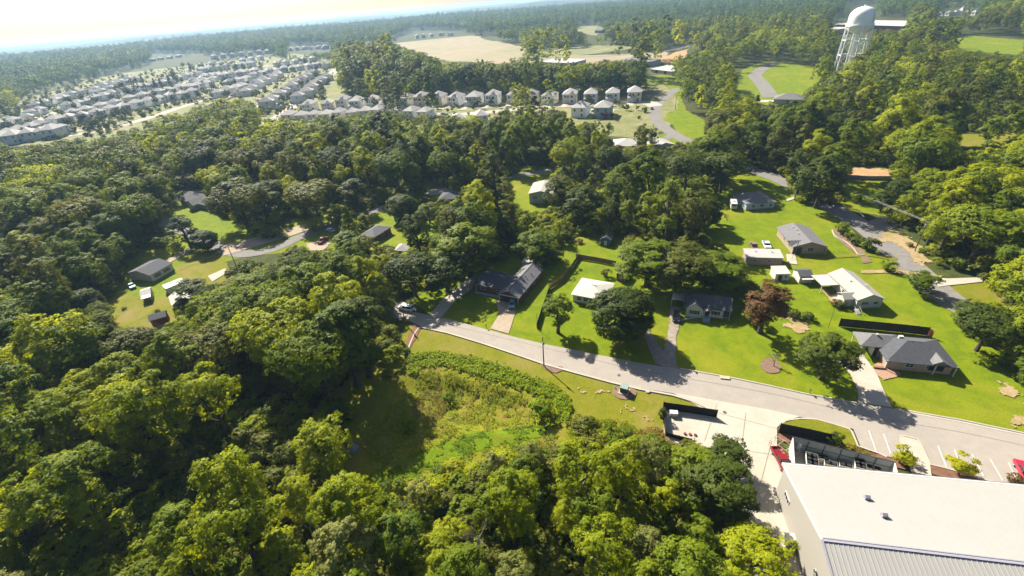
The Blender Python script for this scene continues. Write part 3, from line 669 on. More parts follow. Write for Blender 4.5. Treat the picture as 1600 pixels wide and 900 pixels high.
r, L, W, rf = house('metal_garage', 'grey garage with bright white metal roof beside a tree in the left yard', 'garage', (268,478), (302,466), 8, 3.0, 1.4, 'gable_y', sid_g, metal_w, .3, base=False, wins=(('f',.3,1,1),))
r, L, W, rf = house('red_barn_shed', 'red wooden shed with tan roof on the yellow lawn at the left', 'shed', (232,502), (260,494), 3.6, 2.5, 1.1, 'gable_x', red_wood, shing_t, .25, base=False)
door(r, 'f', .0, L, W, 1.8, 2.0, mtl=red_wood, z0=.05); MB().box((0,-W/2-.02,2.2),(2.0,.05,.1)).build('door_rail', white_p, r)
r, L, W, rf = house('lean_to_shed', 'small grey shed half hidden beside the cream walled house', 'shed', (203,431), (218,428), 3.5, 2.3, .6, 'gable_x', sid_g, shing_t, .2, base=False)
r, L, W, rf = house('brick_bungalow', 'brick bungalow with grey roof half behind a tree, near the red pickup', 'house', (562,367), (585,371), 11, 2.8, 1.7, 'hip', brick_m, shing_g, .5, wins=(('f',.5,1.3,1.1),('r',0,1.3,1.1)))
r, L, W, rf = house('garden_shed', 'small shed with beige hipped roof at the lower edge of the middle lawn', 'shed', (615,392), (636,392), 6, 2.8, 1.3, 'hip', brick_b, shing_t, .4, base=False, wins=(('f',.3,1.0,1.0),))
r, L, W, rf = house('grey_roof_house', 'low house with dark grey roof between trees beside a pale drive', 'house', (684,312), (712,311), 10, 2.8, 1.4, 'hip', brick_m, shing_d, .5, wins=(('f',.2,1.3,1.1),))
r, L, W, rf = house('garden_shed', 'tiny dark green shed with white trim on the middle lawn', 'shed', (614,338), (624,342), 4, 2.4, .8, 'gable_x', mat('shed_green', (.04,.12,.07), .8, 3, .2), metal_w, .2, base=False); door(r, 'f', 0, L, W, .9, 1.9, mtl=white_p, z0=.05)
r, L, W, rf = house('timber_shed', 'brown timber shed with hipped roof at the end of the wooden fence', 'shed', (962,428), (976,431), 5.0, 2.6, 1.4, 'gable_y', mat('shed_brown', (.16,.09,.06), .9, 3, .2), mat('shed_roof_brown', (.20,.12,.09), .9, 2, .2), .25, base=False, wins=(('f',0,.7,.7),)); door(r, 'r', 0, L, W, 1.4, 2.0, mtl=wood_f, z0=.05)
r, L, W, rf = house('playhouse_shed', 'dark blue shed on the shaded lawn under the dark wood', 'shed', (937,374), (955,376), 4.5, 2.5, 1.1, 'gable_y', mat('shed_blue', (.09,.12,.16), .8, 3, .2), shing_d, .3, base=False); door(r, 'f', 0, L, W, 1.0, 1.9, mtl=white_p, z0=.05)
r, L, W, rf = house('grey_roof_house', 'house with wide grey roof above the dense middle trees', 'house', (958,229), (996,228), 16, 2.9, 2.2, 'hip', sid_g, shing_t, .5, wins=(('f',.2,1.6,1.2),))
r, L, W, rf = house('white_cottage', 'white cottage with pale grey roof near the curving upper road', 'house', (1022,231), (1057,226), 15, 3.0, 1.8, 'gable_y', sid_w, shing_l, .4, wins=(('f',.0,1.8,1.1),('l',.2,1.3,1.1)))
r, L, W, rf = house('grey_roof_house', 'house with slate grey hipped roof below the water tower lawn', 'house', (1208,155), (1255,156), 16, 3.2, 3.0, 'hip', sid_c, shing_g, .5, wins=(('f',0,1.6,1.2),))
r, L, W, rf = house('white_bungalow', 'low white bungalow glimpsed among the trees left of centre', 'house', (697,262), (716,260), 10, 2.8, 1.2, 'hip', sid_w, shing_g, .4, wins=(('f',0,1.4,1.1),))
# long brick and metal halls beyond the tower
r, L, W, rf = house('school_hall', 'long brown brick hall with pale flat roof behind the water tower', 'hall', (1304,38), (1412,41), 60, 11, 1.0, 'shed', brick_m, metal_w, 2.5, base=False, wins=tuple(('f',t,5.0,5.0,3.0) for t in (-.8,-.5,-.2,.1,.4,.7)))
r, L, W, rf = house('warehouse', 'low pale flat roofed building left of the water tower tank', 'hall', (1276,46), (1300,47), 40, 7, .5, 'shed', sid_w, metal_w, 1, base=False, wins=(('f',0,5,3),))
for i, (A, B, dp) in enumerate([((845,97),(893,99),30),((955,96),(1000,100),34),((1015,108),(1050,112),26)]):
    r, L, W, rf = house('farm_hall', ['low tan flat roofed hall left of the red earth strip','grey ribbed roof hall in front of the red earth strip','pinkish roofed hall behind the end of the house row'][i], 'hall', A, B, dp, 4.5, 1.2, 'shed', sid_c, [shing_t, shing_g, shing_t][i], .6, base=False, wins=(('f',-.4,4,3),('f',.4,4,3)))
r, L, W, rf = house('red_barn', 'small dark red barn on the far green field', 'barn', (929,48), (940,48), 14, 5, 3, 'gable_x', red_wood, shing_d, .4, base=False, wins=(('f',0,2,2),))
r, L, W, rf = house('white_hall', 'small white building among the far trees at top centre', 'hall', (992,39), (1000,39), 14, 5, 2, 'gable_x', sid_w, metal_w, .4, base=False, wins=(('f',0,2,2),))
for i, (u, v) in enumerate([(1470,20),(1480,20),(1490,19),(1500,17),(1511,18),(1521,19)]):
    r, L, W, rf = house('far_house', ['tiny','second tiny','third tiny','tall pink roofed','fifth tiny','rightmost tiny'][i]+' white house in the distant row at top right', 'house', (u-4,v), (u+4,v), 14, 5, 3 if i != 3 else 7, 'hip', sid_w, shing_l if i != 3 else shing_t, .4, base=False, wins=(('f',0,3,2),), group='distant white houses at top right')

# ---------------------------------------------------------------- the new subdivision: rows of two-storey houses
def two_storey(wm, style):
    """a narrow two-storey house, its front along -y"""
    root = empty('two_storey_house', (0,0,-500))
    L, W, h = 10.0, 12.0, 5.9
    wall_mesh(L, W, h, 2.6, 'hip').build('wall', wm, root)
    roof_mesh(L, W, h, 2.6, 'hip', .45).build('roof', shing_t, root)
    if style == 0:
        MB().prism([(-2.3,5.6),(0,7.6),(2.3,5.6),(2.3,5.75),(0,7.8),(-2.3,5.75)], 'y', -W/2-1.3, -W/2+3).build('gable_roof', shing_t, root, loc=(1.9,0,0))
        MB().prism([(-2.1,0),(2.1,0),(2.1,5.6),(0,7.5),(-2.1,5.6)], 'y', -W/2-1.0, -W/2+1).build('gable_wall', wm, root, loc=(1.9,0,0))
        gx, gy = -2.4, 0
    else:
        MB().prism([(0,2.9),(2.4,3.9),(2.4,4.05),(0,3.05)], 'x', -L/2, L/2*.2).build('garage_roof', shing_t, root, loc=(0,-W/2-2.3,0))
        MB().box((-2.5,-W/2-1.0,1.45),(5.0,2.0,2.9)).build('garage_wall', wm, root)
        gx, gy = -2.5, -2.0
    door(root, 'f', gx/(L/2), L, W-2*gy, 4.4, 2.2, mtl=mat('garage_white', (.6,.6,.58), .6, 3, .05), name='garage_door')
    for t, z, w_ in [(-.6,4.4,1.3),(-.2,4.4,1.3)]: window(root, 'f', t, z, w_, 1.4, L, W)
    if style == 0: window(root, 'f', .38, 4.4, 2.0, 1.4, L, W+2); window(root, 'f', .38, 1.7, 1.6, 1.4, L, W+2)
    else: window(root, 'f', .55, 4.4, 1.6, 1.4, L, W); door(root, 'f', .5, L, W, mtl=darkmetal)
    for t, z in [(-.5,4.4),(.5,4.4),(.5,1.7)]: window(root, 'b', t, z, 1.3, 1.4, L, W)
    window(root, 'r', .0, 4.4, 1.0, 1.3, L, W); window(root, 'l', .2, 4.4, 1.0, 1.3, L, W)
    return root
def cache(root):
    for o in [root]+list(root.children_recursive): CHILD[o.name] = list(o.children)
WALLS = [mat('house_white', (.95,.94,.90), .8, 4, .05), mat('house_grey', (.66,.67,.67), .8, 4, .05), mat('house_beige', (.76,.70,.60), .8, 4, .05), mat('house_bluegrey', (.34,.42,.47), .8, 4, .05)]
PROTO = [two_storey(WALLS[i], i % 2) for i in (0,1,2,3)]+[two_storey(WALLS[i], (i+1) % 2) for i in (0,2)]
PNAME = ['white','grey','beige','blue-grey','white','beige']
for p in PROTO: cache(p)
proto_objs = [o for p in PROTO for o in [p]+list(p.children_recursive)]
ORD = 'first second third fourth fifth sixth seventh eighth ninth tenth eleventh twelfth thirteenth fourteenth fifteenth sixteenth seventeenth eighteenth nineteenth twentieth'.split()
HOUSES_XY = []
def copy_house(i, loc, rz, s, label, group, cnt=[0]):
    def rec(o, parent):
        c = o.copy(); COL.objects.link(c); c.parent = parent
        for ch in CHILD.get(o.name, []): rec(ch, c)
        return c
    c = rec(PROTO[i], None); c.location = loc; c.rotation_euler[2] = rz; s *= .92; c.scale = (s*(.80 if s > 1.15 else .9)*random.uniform(.94,1.04), s*random.uniform(.85,1.0), s*random.uniform(.88,1.02))
    tag(c, label, 'house', group); HOUSES_XY.append((loc[0], loc[1])); return c
def row(pts, where, face, s=1.25, colors=None, group=None):
    """pts: pixel spots at the foot of each house; face: pixel the fronts look towards, or an angle offset"""
    P = [at(*p) for p in pts]; n = len(P)
    for k, p in enumerate(P):
        d = (P[min(k+1, n-1)]-P[max(k-1, 0)]); ang = math.atan2(d.y, d.x)+(0 if face > 0 else math.pi)
        i = colors[k % len(colors)] if colors else random.choice([0,1,2,1,2,0,4,5])
        ss = s*random.uniform(.95, 1.05)
        off = random.uniform(-1.5,1.5); p = p+Vector((-math.sin(ang)*off, math.cos(ang)*off, 0))
        copy_house(i, (p.x, p.y, 0), ang+random.uniform(-.03,.03), ss, '%s two-storey house, %s from left, row %s' % (PNAME[i], ORD[k], where), group or 'houses in the row '+where)
def line(a, b, n): return [(a[0]+(b[0]-a[0])*i/(n-1), a[1]+(b[1]-a[1])*i/(n-1)) for i in range(n)]
row([(487,173),(515,171),(539,168),(561,168),(586,166),(612,165),(636,164),(661,164),(688,163),(715,163),(743,163),(771,162),(804,161),(831,160),(860,161),(891,160),(923,159),(957,158),(991,157)], 'against the dark wood', 1, 1.56, [0,2,2,1,0,0,1,2,2,0,1,0,0,2,0,2,1,1,5])
row([(455,190),(474,189),(493,188),(513,187),(533,186),(553,185),(573,183),(593,182),(625,183),(645,184),(667,184)], 'nearer the trees below it', -1, 1.3, [2,1,2,5,0,2,1,0,2,1,0])
row([(907,181),(943,181)], 'of two by the pink shrub', -1, 1.54, [0,3])
row([(718,196),(752,192)], 'half hidden below the long row', -1, 1.28, [1,1])
row([(418,170),(428,162),(438,155),(448,148),(457,142),(466,136),(475,130),(483,124),(490,119)], 'left of the slanting street', 1, 1.47)
row([(470,160),(481,152),(490,145),(497,138),(504,132),(511,126)], 'right of the slanting street', -1, 1.54)
row([(385,150),(396,144),(407,138),(417,132),(427,127),(436,122)], 'beside the narrow upper lane', -1, 1.41)
row([(422,117),(434,115),(446,113),(458,112),(470,110),(484,108),(498,106),(514,106)], 'below the far wood', 1, 1.54)
row([(92,196),(112,191),(134,190),(156,184),(176,178),(197,174),(218,170),(236,165),(253,160),(270,157),(287,154),(304,150)], 'along the front street at the left', 1, 1.47)
row([(118,183),(140,178),(162,172),(184,167),(206,160),(228,156),(250,150),(268,146),(286,142)], 'second from the front at the left', -1, 1.41)
row([(20,216),(38,212),(54,208),(68,204),(82,212),(98,208)], 'at the far left edge', -1, 1.41, [1,2,1,1,2,1])
row([(5,200),(26,195),(48,190),(50,182),(66,178)], 'at the far left behind the dark roofs', 1, 1.34)
row([(98,156),(114,153),(128,148),(148,152),(160,148),(174,142),(186,136),(200,132),(215,128)], 'under the left hill wood', 1, 1.41)
row([(310,134),(322,131),(334,128),(350,123),(362,134),(374,131),(388,128)], 'in the middle of the left estate', -1, 1.41)
row([(300,108),(316,106),(332,104),(348,102),(364,100),(380,98),(394,96),(408,94)], 'in the estate below the blue wood', 1, 1.47)
row([(240,97),(252,95),(266,93),(280,91)], 'beyond the left hill wood', 1, 1.66)
row([(455,80),(466,79),(477,78),(488,78),(499,77),(510,77)], 'of the small far estate', 1, 1.54)
row([(652,60),(662,59),(674,58),(690,56),(704,56)], 'on the brown field far away', 1, 1.66)
row([(322,126),(332,125),(342,124),(353,123),(364,122),(376,120),(388,119),(400,117)], 'just above the estate mid lane', 1, 1.66)
row([(318,114),(330,112),(342,110),(355,109),(368,107),(381,106),(394,105)], 'behind the estate tree band', -1, 1.66)
row([(345,152),(357,148),(369,144),(380,141)], 'left of the narrow upper lane', -1, 1.54)
row([(60,172),(74,167),(88,163),(102,160)], 'on the open slope at far left', -1, 1.54)
row([(150,160),(164,157),(178,153),(192,149),(206,145),(220,142)], 'under the left estate pines', 1, 1.6)
row([(402,136),(413,131),(424,126),(434,121)], 'right of the narrow upper lane', 1, 1.47)
row([(336,93),(350,91),(364,90),(378,88),(392,87),(406,85),(420,84)], 'at the top edge of the estate', 1, 1.79)
row([(112,205),(124,200),(10,224),(30,222),(50,219)][2:]+[(70,216),(90,214)], 'nearest the left wood edge', -1, 1.6, [1,1,1,2,1])
row([(228,141),(241,138),(255,134),(268,131),(280,127),(291,124)], 'behind the estate pines', 1, 1.5)
row([(150,144),(163,140),(176,136),(189,132),(202,128)], 'close under the hill wood', -1, 1.45)
row([(300,142),(313,139),(326,136)], 'at the bend of the estate lane', 1, 1.5)
row([(300,122),(312,119),(305,130),(318,128)], 'at the left end of the mid estate', 1, 1.4)
row([(110,172),(124,168),(138,165)], 'beside the estate green', 1, 1.45)
row([(434,104),(448,102),(462,100),(476,98),(490,96)], 'against the far wood edge', -1, 1.5)
row([(398,122),(410,119),(422,116)], 'above the narrow lane', 1, 1.4)
dv = MB()
for o in [o for o in COL.objects if o.name.startswith('two_storey_house') and o not in PROTO]:
    mw_ = Matrix.Translation(o.location)@Matrix.Rotation(o.rotation_euler[2], 4, 'Z'); sx, sy = o.scale[0], o.scale[1]
    q = [mw_@Vector((x*sx, y*sy, .3)) for x, y in ((-5,-16),(-.4,-16),(-.4,-6.5),(-5,-6.5))]; q2 = [mw_@Vector((x*sx, y*sy, .29)) for x, y in ((-7.5,-17.6),(7.5,-17.6),(7.5,-16),(-7.5,-16))]
    dv.add(q, [(0,1,2,3)]); dv.add(q2, [(0,1,2,3)])
tag(dv.build('driveway', concrete), kind='structure')
for o in proto_objs: bpy.data.objects.remove(o)
# ---------------------------------------------------------------- the large metal building at the lower right
roof_cream = ground_mat('cream_metal_roof', ((.335,.327,.305),(.345,.337,.315),(.325,.318,.297)), (.03,.12,.9), rough=.55, bump=0, spec=.3, vr=(.97,1.02))
wall_cream = mat('cream_metal_wall', (.37,.345,.30), .6, 3.0, .07, kind='wave_y')
trim_p = mat('grey_violet_trim', (.30,.29,.34), .6, 2, .1)
A = at(1225,727,7.5); ang = R(-12.8); ux = Vector((math.cos(ang), math.sin(ang), 0)); uy = Vector((-ux.y, ux.x, 0))
LB, WB, HB, RB = 62.0, 31.2, 7.5, 3.7
c = A+ux*(LB/2)-uy*(WB/2)
B = empty('metal_building', (c.x, c.y, 0), ang, 'large cream metal building with low gabled roof beside the parking spaces', 'building')
MB().prism([(-WB/2+.1,0),(WB/2-.1,0),(WB/2-.1,HB-.1),(0,HB+RB-.1),(-WB/2+.1,HB-.1)], 'x', -LB/2+.1, LB/2-.1).build('wall', wall_cream, B)
b = MB(); sl = RB/(WB/2)
for s_ in (-1, 1):
    b.add([(-LB/2-.15,0,HB+RB),(LB/2,0,HB+RB),(LB/2,s_*(WB/2+.2),HB-.05),(-LB/2-.15,s_*(WB/2+.2),HB-.05),(-LB/2-.15,0,HB+RB+.15),(LB/2,0,HB+RB+.15),(LB/2,s_*(WB/2+.2),HB+.1),(-LB/2-.15,s_*(WB/2+.2),HB+.1)],
      [(0,1,2,3),(7,6,5,4),(0,3,7,4),(2,6,7,3),(1,5,6,2)] if s_ > 0 else [(3,2,1,0),(4,5,6,7),(4,7,3,0),(3,7,6,2),(2,6,5,1)])
    x = -LB/2+.5
    while x < LB/2:
        hgt = .07 if s_ < 0 else .006; wd = .05 if s_ < 0 else .02
        y1 = s_*(WB/2+.2); q = [(x-wd/2,0),(x+wd/2,0)]
        za = HB+RB+.15; zb = HB+.1
        vs = [(x-wd,0,za),(x+wd,0,za),(x+wd,y1,zb),(x-wd,y1,zb),(x-wd*.5,0,za+hgt),(x+wd*.5,0,za+hgt),(x+wd*.5,y1,zb+hgt),(x-wd*.5,y1,zb+hgt)]
        b.add(vs, [(4,5,6,7),(1,5,6,2),(0,4,7,3),(2,6,7,3)]); x += .62 if s_ < 0 else 1.24
b.build('roof', roof_cream, B)
MB().box((0,-.22,HB+RB+.20),(LB+.3,.14,.12)).box((0,.22,HB+RB+.20),(LB+.3,.14,.12)).box((0,0,HB+RB+.14),(LB+.3,.34,.12)).build('ridge_cap', trim_p, B)
MB().box((0,WB/2+.36,HB+.0),(LB+.4,.3,.26)).build('gutter', white_p, B)
MB().box((0,WB/2+.52,HB+.03),(LB+.4,.03,.3)).build('gutter_trim', trim_p, B)
for s_ in (-1,1):
    b = MB(); b.add([(-LB/2-.3,0,HB+RB+.28),(-LB/2-.1,0,HB+RB+.28),(-LB/2-.1,s_*(WB/2+.3),HB+.22),(-LB/2-.3,s_*(WB/2+.3),HB+.22),(-LB/2-.3,0,HB+RB-.1),(-LB/2-.1,0,HB+RB-.1),(-LB/2-.1,s_*(WB/2+.3),HB-.16),(-LB/2-.3,s_*(WB/2+.3),HB-.16)], [(0,1,2,3),(4,5,6,7),(0,3,7,4),(1,2,6,5),(2,3,7,6)])
    b.build('rake_trim', white_p if s_ > 0 else trim_p, B)
iv = Matrix.Rotation(-ang, 4, 'Z')
def loc_in(px, z):
    p = at(px[0], px[1], z); q = iv@Vector((p.x-c.x, p.y-c.y, 0)); return q.x, q.y
for px in [(1354,778),(1378,811)]:
    x, y = loc_in(px, 9.3); z = HB+RB-abs(y)*sl+.15
    MB().prism([(-.35,0),(.35,-.15),(.35,.55),(0,.85),(-.35,.6)], 'x', -.35, .35).build('roof_vent', trim_p, B, loc=(x,y,z))
x, y = -LB/2, 0
wv = MB().box((0,0,0),(.12,2.2,.9)).build('window', white_p, B, loc=(-LB/2+.04, WB/2-4.0, 4.2))
for k in (-1,0,1): MB().box((-.07,k*.7,0),(.03,.55,.7)).build('pane', glass, wv)
for k in range(3): MB().box((0,0,0),(.35,.4,.35)).box((-.1,0,-.2),(.12,.12,.3)).build('wall_light', white_p, B, loc=(-LB/2-.1,-1.2-1.2*k,5.3-.1*k))
# annex and condenser at its foot
an = MB().prism([(-9,0),(0,0),(0,3.1),(-9,3.1)], 'y', -3.2, 0)
x, y = loc_in((1234,865), 3)
r = empty('annex', tuple((c+ux*(-LB/2-1.9)+uy*(-4.5))[:2])+(0,), ang, 'low cream annex built against the end wall of the large metal building', 'annex')
MB().box((0,-4,1.5),(3.4,9,3.0)).build('wall', wall_cream, r); MB().box((0,-4,3.08),(3.8,9.4,.16)).build('roof', roof_cream, r); MB().box((0,.75,3.2),(3.8,.1,.12)).build('parapet', brick_b, r)
q = at(1233,851)
r = empty('air_conditioner', (q.x, q.y, .2), ang, 'white boxed condenser unit standing at the foot of the large building', 'air conditioner')
MB().box((0,0,.1),(2.6,2.6,.2)).build('base', conc_kerb, r); MB().box((0,0,.95),(1.7,1.5,1.5)).box((0,0,1.75),(1.8,1.6,.1)).build('casing', white_p, r); MB().box((-.0,-.78,.95),(1.4,.04,1.1)).build('louvre_panel', trim_p, r)
# railing
def fence_line(name, pxs, h, mtl, label, gap=2.5, panel=True, th=.08, post=.12, group=None, postm=None, rails=2, z0=0):
    P = [at(*p) for p in pxs]; root = empty(name, tuple(P[0]), 0, label, 'fence' if 'hedge' not in name else 'hedge', group); o = P[0]
    pn = MB(); first = True
    for i in range(len(P)-1):
        a, b_ = P[i]-o, P[i+1]-o; d = b_-a; L = d.length; an = math.atan2(d.y, d.x); mid = (a+b_)/2
        if panel:
            k = max(1, int(L/.16)) if panel == 'board' else 1
            for j in range(k):
                t = (j+.5)/k; q = a.lerp(b_, t); jit = random.uniform(-.015,.015) if k > 1 else 0
                pn.box((q.x,q.y,z0+h/2+.05),(L/k*(.94 if k > 1 else 1), th*(1 if k == 1 else .3), h-.1+jit*2), an)
        for rr in range(rails):
            zz = z0+h*(.15+.75*rr/max(rails-1,1)); off = Vector((-d.y,d.x,0)).normalized()*(th*.5+.03)
            pn.box((mid.x+off.x, mid.y+off.y, zz), (L, .05, .08), an)
        n = max(1, int(L/gap))
        for j in range(n+1):
            if j == 0 and i > 0: continue
            q = a.lerp(b_, j/n)
            MB().box((q.x,q.y,z0+h/2+.03),(post,post,h+.06)).box((q.x,q.y,z0+h+.08),(post+.05,post+.05,.05)).build('post', postm or mtl, root)
    pn.build('panel', mtl, root); return root
fence_line('metal_railing', [(1190,836),(1209,838),(1216,860),(1226,905)], 1.1, darkmetal, 'thin dark metal railing beside the driveway left of the large building', 2, False, rails=4, post=.06)
fence_line('wooden_fence', [(900,404),(930,409),(962,415.5)], 1.9, wood_f, 'brown board fence running to the hipped timber shed', 2.5, 'board')
fence_line('dark_fence', [(905,402),(893,420),(878,440),(860,452)], 1.7, wood_f, 'shaded board fence slanting down from the garden corner', 2.5, 'board')
fence_line('vine_fence', [(859,452),(853,470),(846,490),(839,513)], 1.6, black_m, 'dark vine covered fence between the first two front lawns', 2.5, True)
fence_line('wooden_fence', [(1310,510),(1360,515),(1410,520),(1447.5,524.5)], 2.6, mat('fence_dark', (.035,.032,.022), .9, 3, .3), 'long tall dark board fence behind the ranch house', 2.5, 'board')
fence_line('wooden_fence', [(1448,524),(1455,528)], 2.2, wood_o, 'short orange board fence at the back corner of the ranch house', 1.5, 'board')
fence_line('black_screen_fence', [(1036,640),(1078,646),(1119,652.5)], 2.3, black_m, 'tall black screen fence along the street side of the concrete pad', 2.5, True)
fence_line('black_screen_fence', [(1035.5,641),(1037,660),(1040,682)], 2.0, black_m, 'black screen fence on the left side of the concrete pad', 2.5, True)
fence_line('black_screen_fence', [(1041,682),(1060,687),(1080,692)], 1.2, black_m, 'low black fence at the lower edge of the concrete pad', 2.5, True)
fence_line('black_screen_fence', [(1216,677),(1260,686),(1298,695)], 2.9, black_m, 'tall black screen fence on the kerbed grass island', 2.5, True)
fence_line('low_wall', [(1318,279),(1355,281),(1392,281)], 1.8, mat('block_wall', (.30,.28,.25), .9, 3, .15), 'dark retaining wall below the red bank across the right road', 4, True, .3)
fence_line('picket_fence', [(1215,258),(1255,256),(1300,258),(1330,262)], 1.4, wood_f, 'low dark fence along the red bank behind the lone oak', 3, True) if False else None
ribbon('garden_edging', [(1300,360),(1305,370),(1320,378),(1332,388),(1340,398),(1350,400)], .3, conc_kerb, z=0, h=.4)
r = COL.objects[-1] if False else None
# pad contents
def small_box(name, px, d, mtl, label, cat, rz=ang, lid=None, z=0.2):
    q = at(*px); r = empty(name, (q.x,q.y,z), rz, label, cat)
    MB().box((0,0,.05),(d[0]+.3,d[1]+.3,.1)).build('base', conc_kerb, r)
    MB().box((0,0,.1+d[2]/2),d).build('body', mtl, r)
    MB().box((0,0,d[2]+.14),(d[0]+.08,d[1]+.08,.08)).build('lid', lid or mtl, r); return r
small_box('utility_cabinet', (1052,650), (1.6,1.0,.9), white_p, 'low white box on the concrete pad behind the black screen fence', 'cabinet')
for i, (u, v) in enumerate([(1070,679),(1078,680),(1086,681)]):
    q = at(u, v); r = tag(MB().lathe([(.30,0),(.32,.1),(.32,.2),(.28,.24),(.05,.25)], (0,0,0), 14).build('drum', mat('drum_red', (.20,.05,.04), .5, 2, .2), loc=(q.x,q.y,.2)), ['red drum nearest the fence on the pad','middle red drum on the pad','red drum farthest from the fence on the pad'][i], 'drum', 'red drums on the pad')
q = at(975,613); r = empty('transformer_box', (q.x,q.y,.1), R(-30), 'green metal transformer box on its round mulch bed', 'transformer')
MB().box((0,0,.12),(2.3,2.3,.24)).build('base', conc_kerb, r); MB().box((0,.1,1.0),(1.7,1.5,1.5)).build('cabinet', mat('transformer_green', (.10,.15,.12), .5, 2, .1), r)
MB().box((0,.05,1.80),(1.85,1.8,.1)).build('lid', mat('transformer_lid', (.22,.30,.26), .5, 2, .1), r); MB().box((0,-.68,1.0),(1.4,.05,1.2)).build('door', darkmetal, r)
def hydrant(px, label, mtl, z=.1):
    q = at(*px); r = tag(empty('fire_hydrant', (q.x,q.y,z)), label, 'hydrant')
    MB().lathe([(.16,0),(.16,.06),(.10,.08),(.10,.5),(.14,.52),(.14,.58),(.10,.66),(.03,.74)], n=12).build('body', mtl, r)
    MB().tube([(-.2,0,.42),(.2,0,.42)], .06, 8).tube([(0,-.2,.42),(0,0,.42)], .07, 8).build('outlet', mtl, r)
hydrant((960,607), 'small pale fire hydrant at the edge of the mulch bed', white_p)
hydrant((1076,569), 'small white post box or hydrant by the cottage lawn kerb', white_p) if False else None
q = at(1012,613); tag(MB().lathe([(.5,0),(.5,.22),(.42,.3)], n=16).build('concrete_lid', conc_kerb, loc=(q.x,q.y,.06)), 'pale round concrete lid in the verge right of the mulch bed', 'lid')
def mailbox(px, label):
    q = at(*px); r = empty('mailbox', (q.x,q.y,.1), R(-20), label, 'mailbox')
    MB().box((0,0,.55),(.11,.11,1.1)).build('post', wood_f, r)
    arc = [(.13*math.cos(t), 1.3+.13*math.sin(t)) for t in np.linspace(0, math.pi, 7)]
    MB().prism([(-.13,1.12),(.13,1.12)]+arc, 'y', -.28, .28).build('box', darkmetal, r)
mailbox((760,513), 'dark mailbox at the kerb beside the tan driveway'); mailbox((1081,579), 'dark mailbox at the kerb before the cottage lawn'); mailbox((1264,616), 'dark mailbox at the kerb near the curved drive')
q = at(1132,591); tag(MB().box((0,0,.2),(1.6,.7,.24)).box((0,-.1,.34),(2.2,1.0,.06)).build('storm_drain', conc_kerb, loc=(q.x,q.y,.05), rz=R(-17)), 'concrete storm drain inlet in the far kerb', 'drain')
q = at(553,703); bb = MB().lathe([(1.2,0),(1.3,.4),(.9,.9),(.3,1.1),(.1,1.12)], n=9); bb.v = [(x*(1+.2*noise.noise((x,y,z))), y*(1+.3*noise.noise((y,z,x))), z) for x, y, z in bb.v]
tag(bb.build('boulder', mat('stone_grey', (.20,.21,.22), .9, 2, .2), smooth=False, loc=(q.x,q.y,ground_z(q.x,q.y))), 'grey boulder in the shaded grass of the hollow', 'boulder')

# screened equipment yard
S1 = at(1239,683,3.4); S2 = at(1398,722,3.4); dS = (S2-S1); dS.z = 0; LS = dS.length; aS = math.atan2(dS.y,dS.x); uS = dS.normalized(); vS = Vector((-uS.y,uS.x,0))
r = empty('equipment_screen', (S1.x,S1.y,0), aS, 'grey panelled screen wall enclosing the equipment yard beside the large building', 'screen wall')
scr = mat('screen_panel_grey', (.30,.35,.36), .5, 1.0, .06)
for k in range(6):
    x0 = LS*k/6; MB().box((x0+LS/12, 0, 1.75),(LS/6-.06,.1,3.3)).build('panel', scr, r)
MB().box((LS/2,0,3.42),(LS+.2,.2,.1)).box((LS/2,-.08,1.9),(LS,.06,.1)).build('rail', darkmetal, r)
for k in range(7): MB().box((LS*k/6,-.1,1.7),(.12,.14,3.4)).build('post', darkmetal, r)
MB().box((0,-3.3,1.7),(.12,6.4,3.4)).build('end_panel', white_p, r)
MB().box((LS,-1.3,1.7),(.12,2.4,3.4)).build('end_panel', white_p, r)
yp = MB(); yf = [S1+uS*.2-vS*.2, S2-uS*.2-vS*.2, S2-uS*.2-vS*6, S1+uS*.2-vS*6.6]
sheet('concrete_yard', [(p.x,p.y) for p in yf], concrete, z=.21, world=True)
tank = mat('tank_white', (.66,.70,.76), .25, 2, .05, metal=.3)
for i, (u, v) in enumerate([(1250,692),(1257.5,690),(1266.5,693),(1275,695)]):
    q = at(u, v, 2.3)
    t_ = empty('storage_tank', (q.x,q.y,.2), 0, ['leftmost','second from left','third from left','rightmost'][i]+' of the four white domed tanks in the equipment yard', 'tank', 'white domed tanks in the yard')
    MB().lathe([(.5,0),(.5,1.7),(.47,1.8)], n=20).build('body', tank, t_, smooth=True); MB().lathe([(.5,1.8),(.46,1.98),(.3,2.12),(.05,2.2)], n=20).build('dome', tank, t_, smooth=True)
fanm = mat('fan_black', (.02,.02,.022), .8, 8, .2); unit = mat('unit_cream', (.66,.62,.54), .6, 2, .05)
def hvac(px, nx_, ny_, label, h=1.5, s=1.05, extra=()):
    q = at(px[0], px[1], h); r = empty('air_conditioner', (q.x,q.y,.2), aS, label, 'air conditioner', 'air conditioning units in the screened yard')
    LX, LY = nx_*s, ny_*s
    MB().box((0,0,h/2),(LX,LY,h)).box((0,0,h-.03),(LX+.06,LY+.06,.06)).build('casing', unit, r)
    for i in range(nx_):
        for j in range(ny_):
            x = (i-(nx_-1)/2)*s; y = (j-(ny_-1)/2)*s
            f = MB().lathe([(.36*s,h),(.36*s,h+.09),(.30*s,h+.10)], (x,y,0), 18).build('fan', fanm, r)
hvac((1269,718),2,3,'cream air conditioner with six dark fans, leftmost in the yard', 1.6, .95)
hvac((1284,714.5),2,1,'twin fan air conditioner behind the leftmost six fan one', 1.2, 1.1)
hvac((1298,724.5),2,1,'twin fan air conditioner, second along the roof edge', 1.2, 1.0)
hvac((1321.5,727),2,1,'twin fan air conditioner, third along the roof edge', 1.2, 1.0)
hvac((1344,724),2,3,'tall cream air conditioner with six fans near the middle of the yard', 2.0, .85)
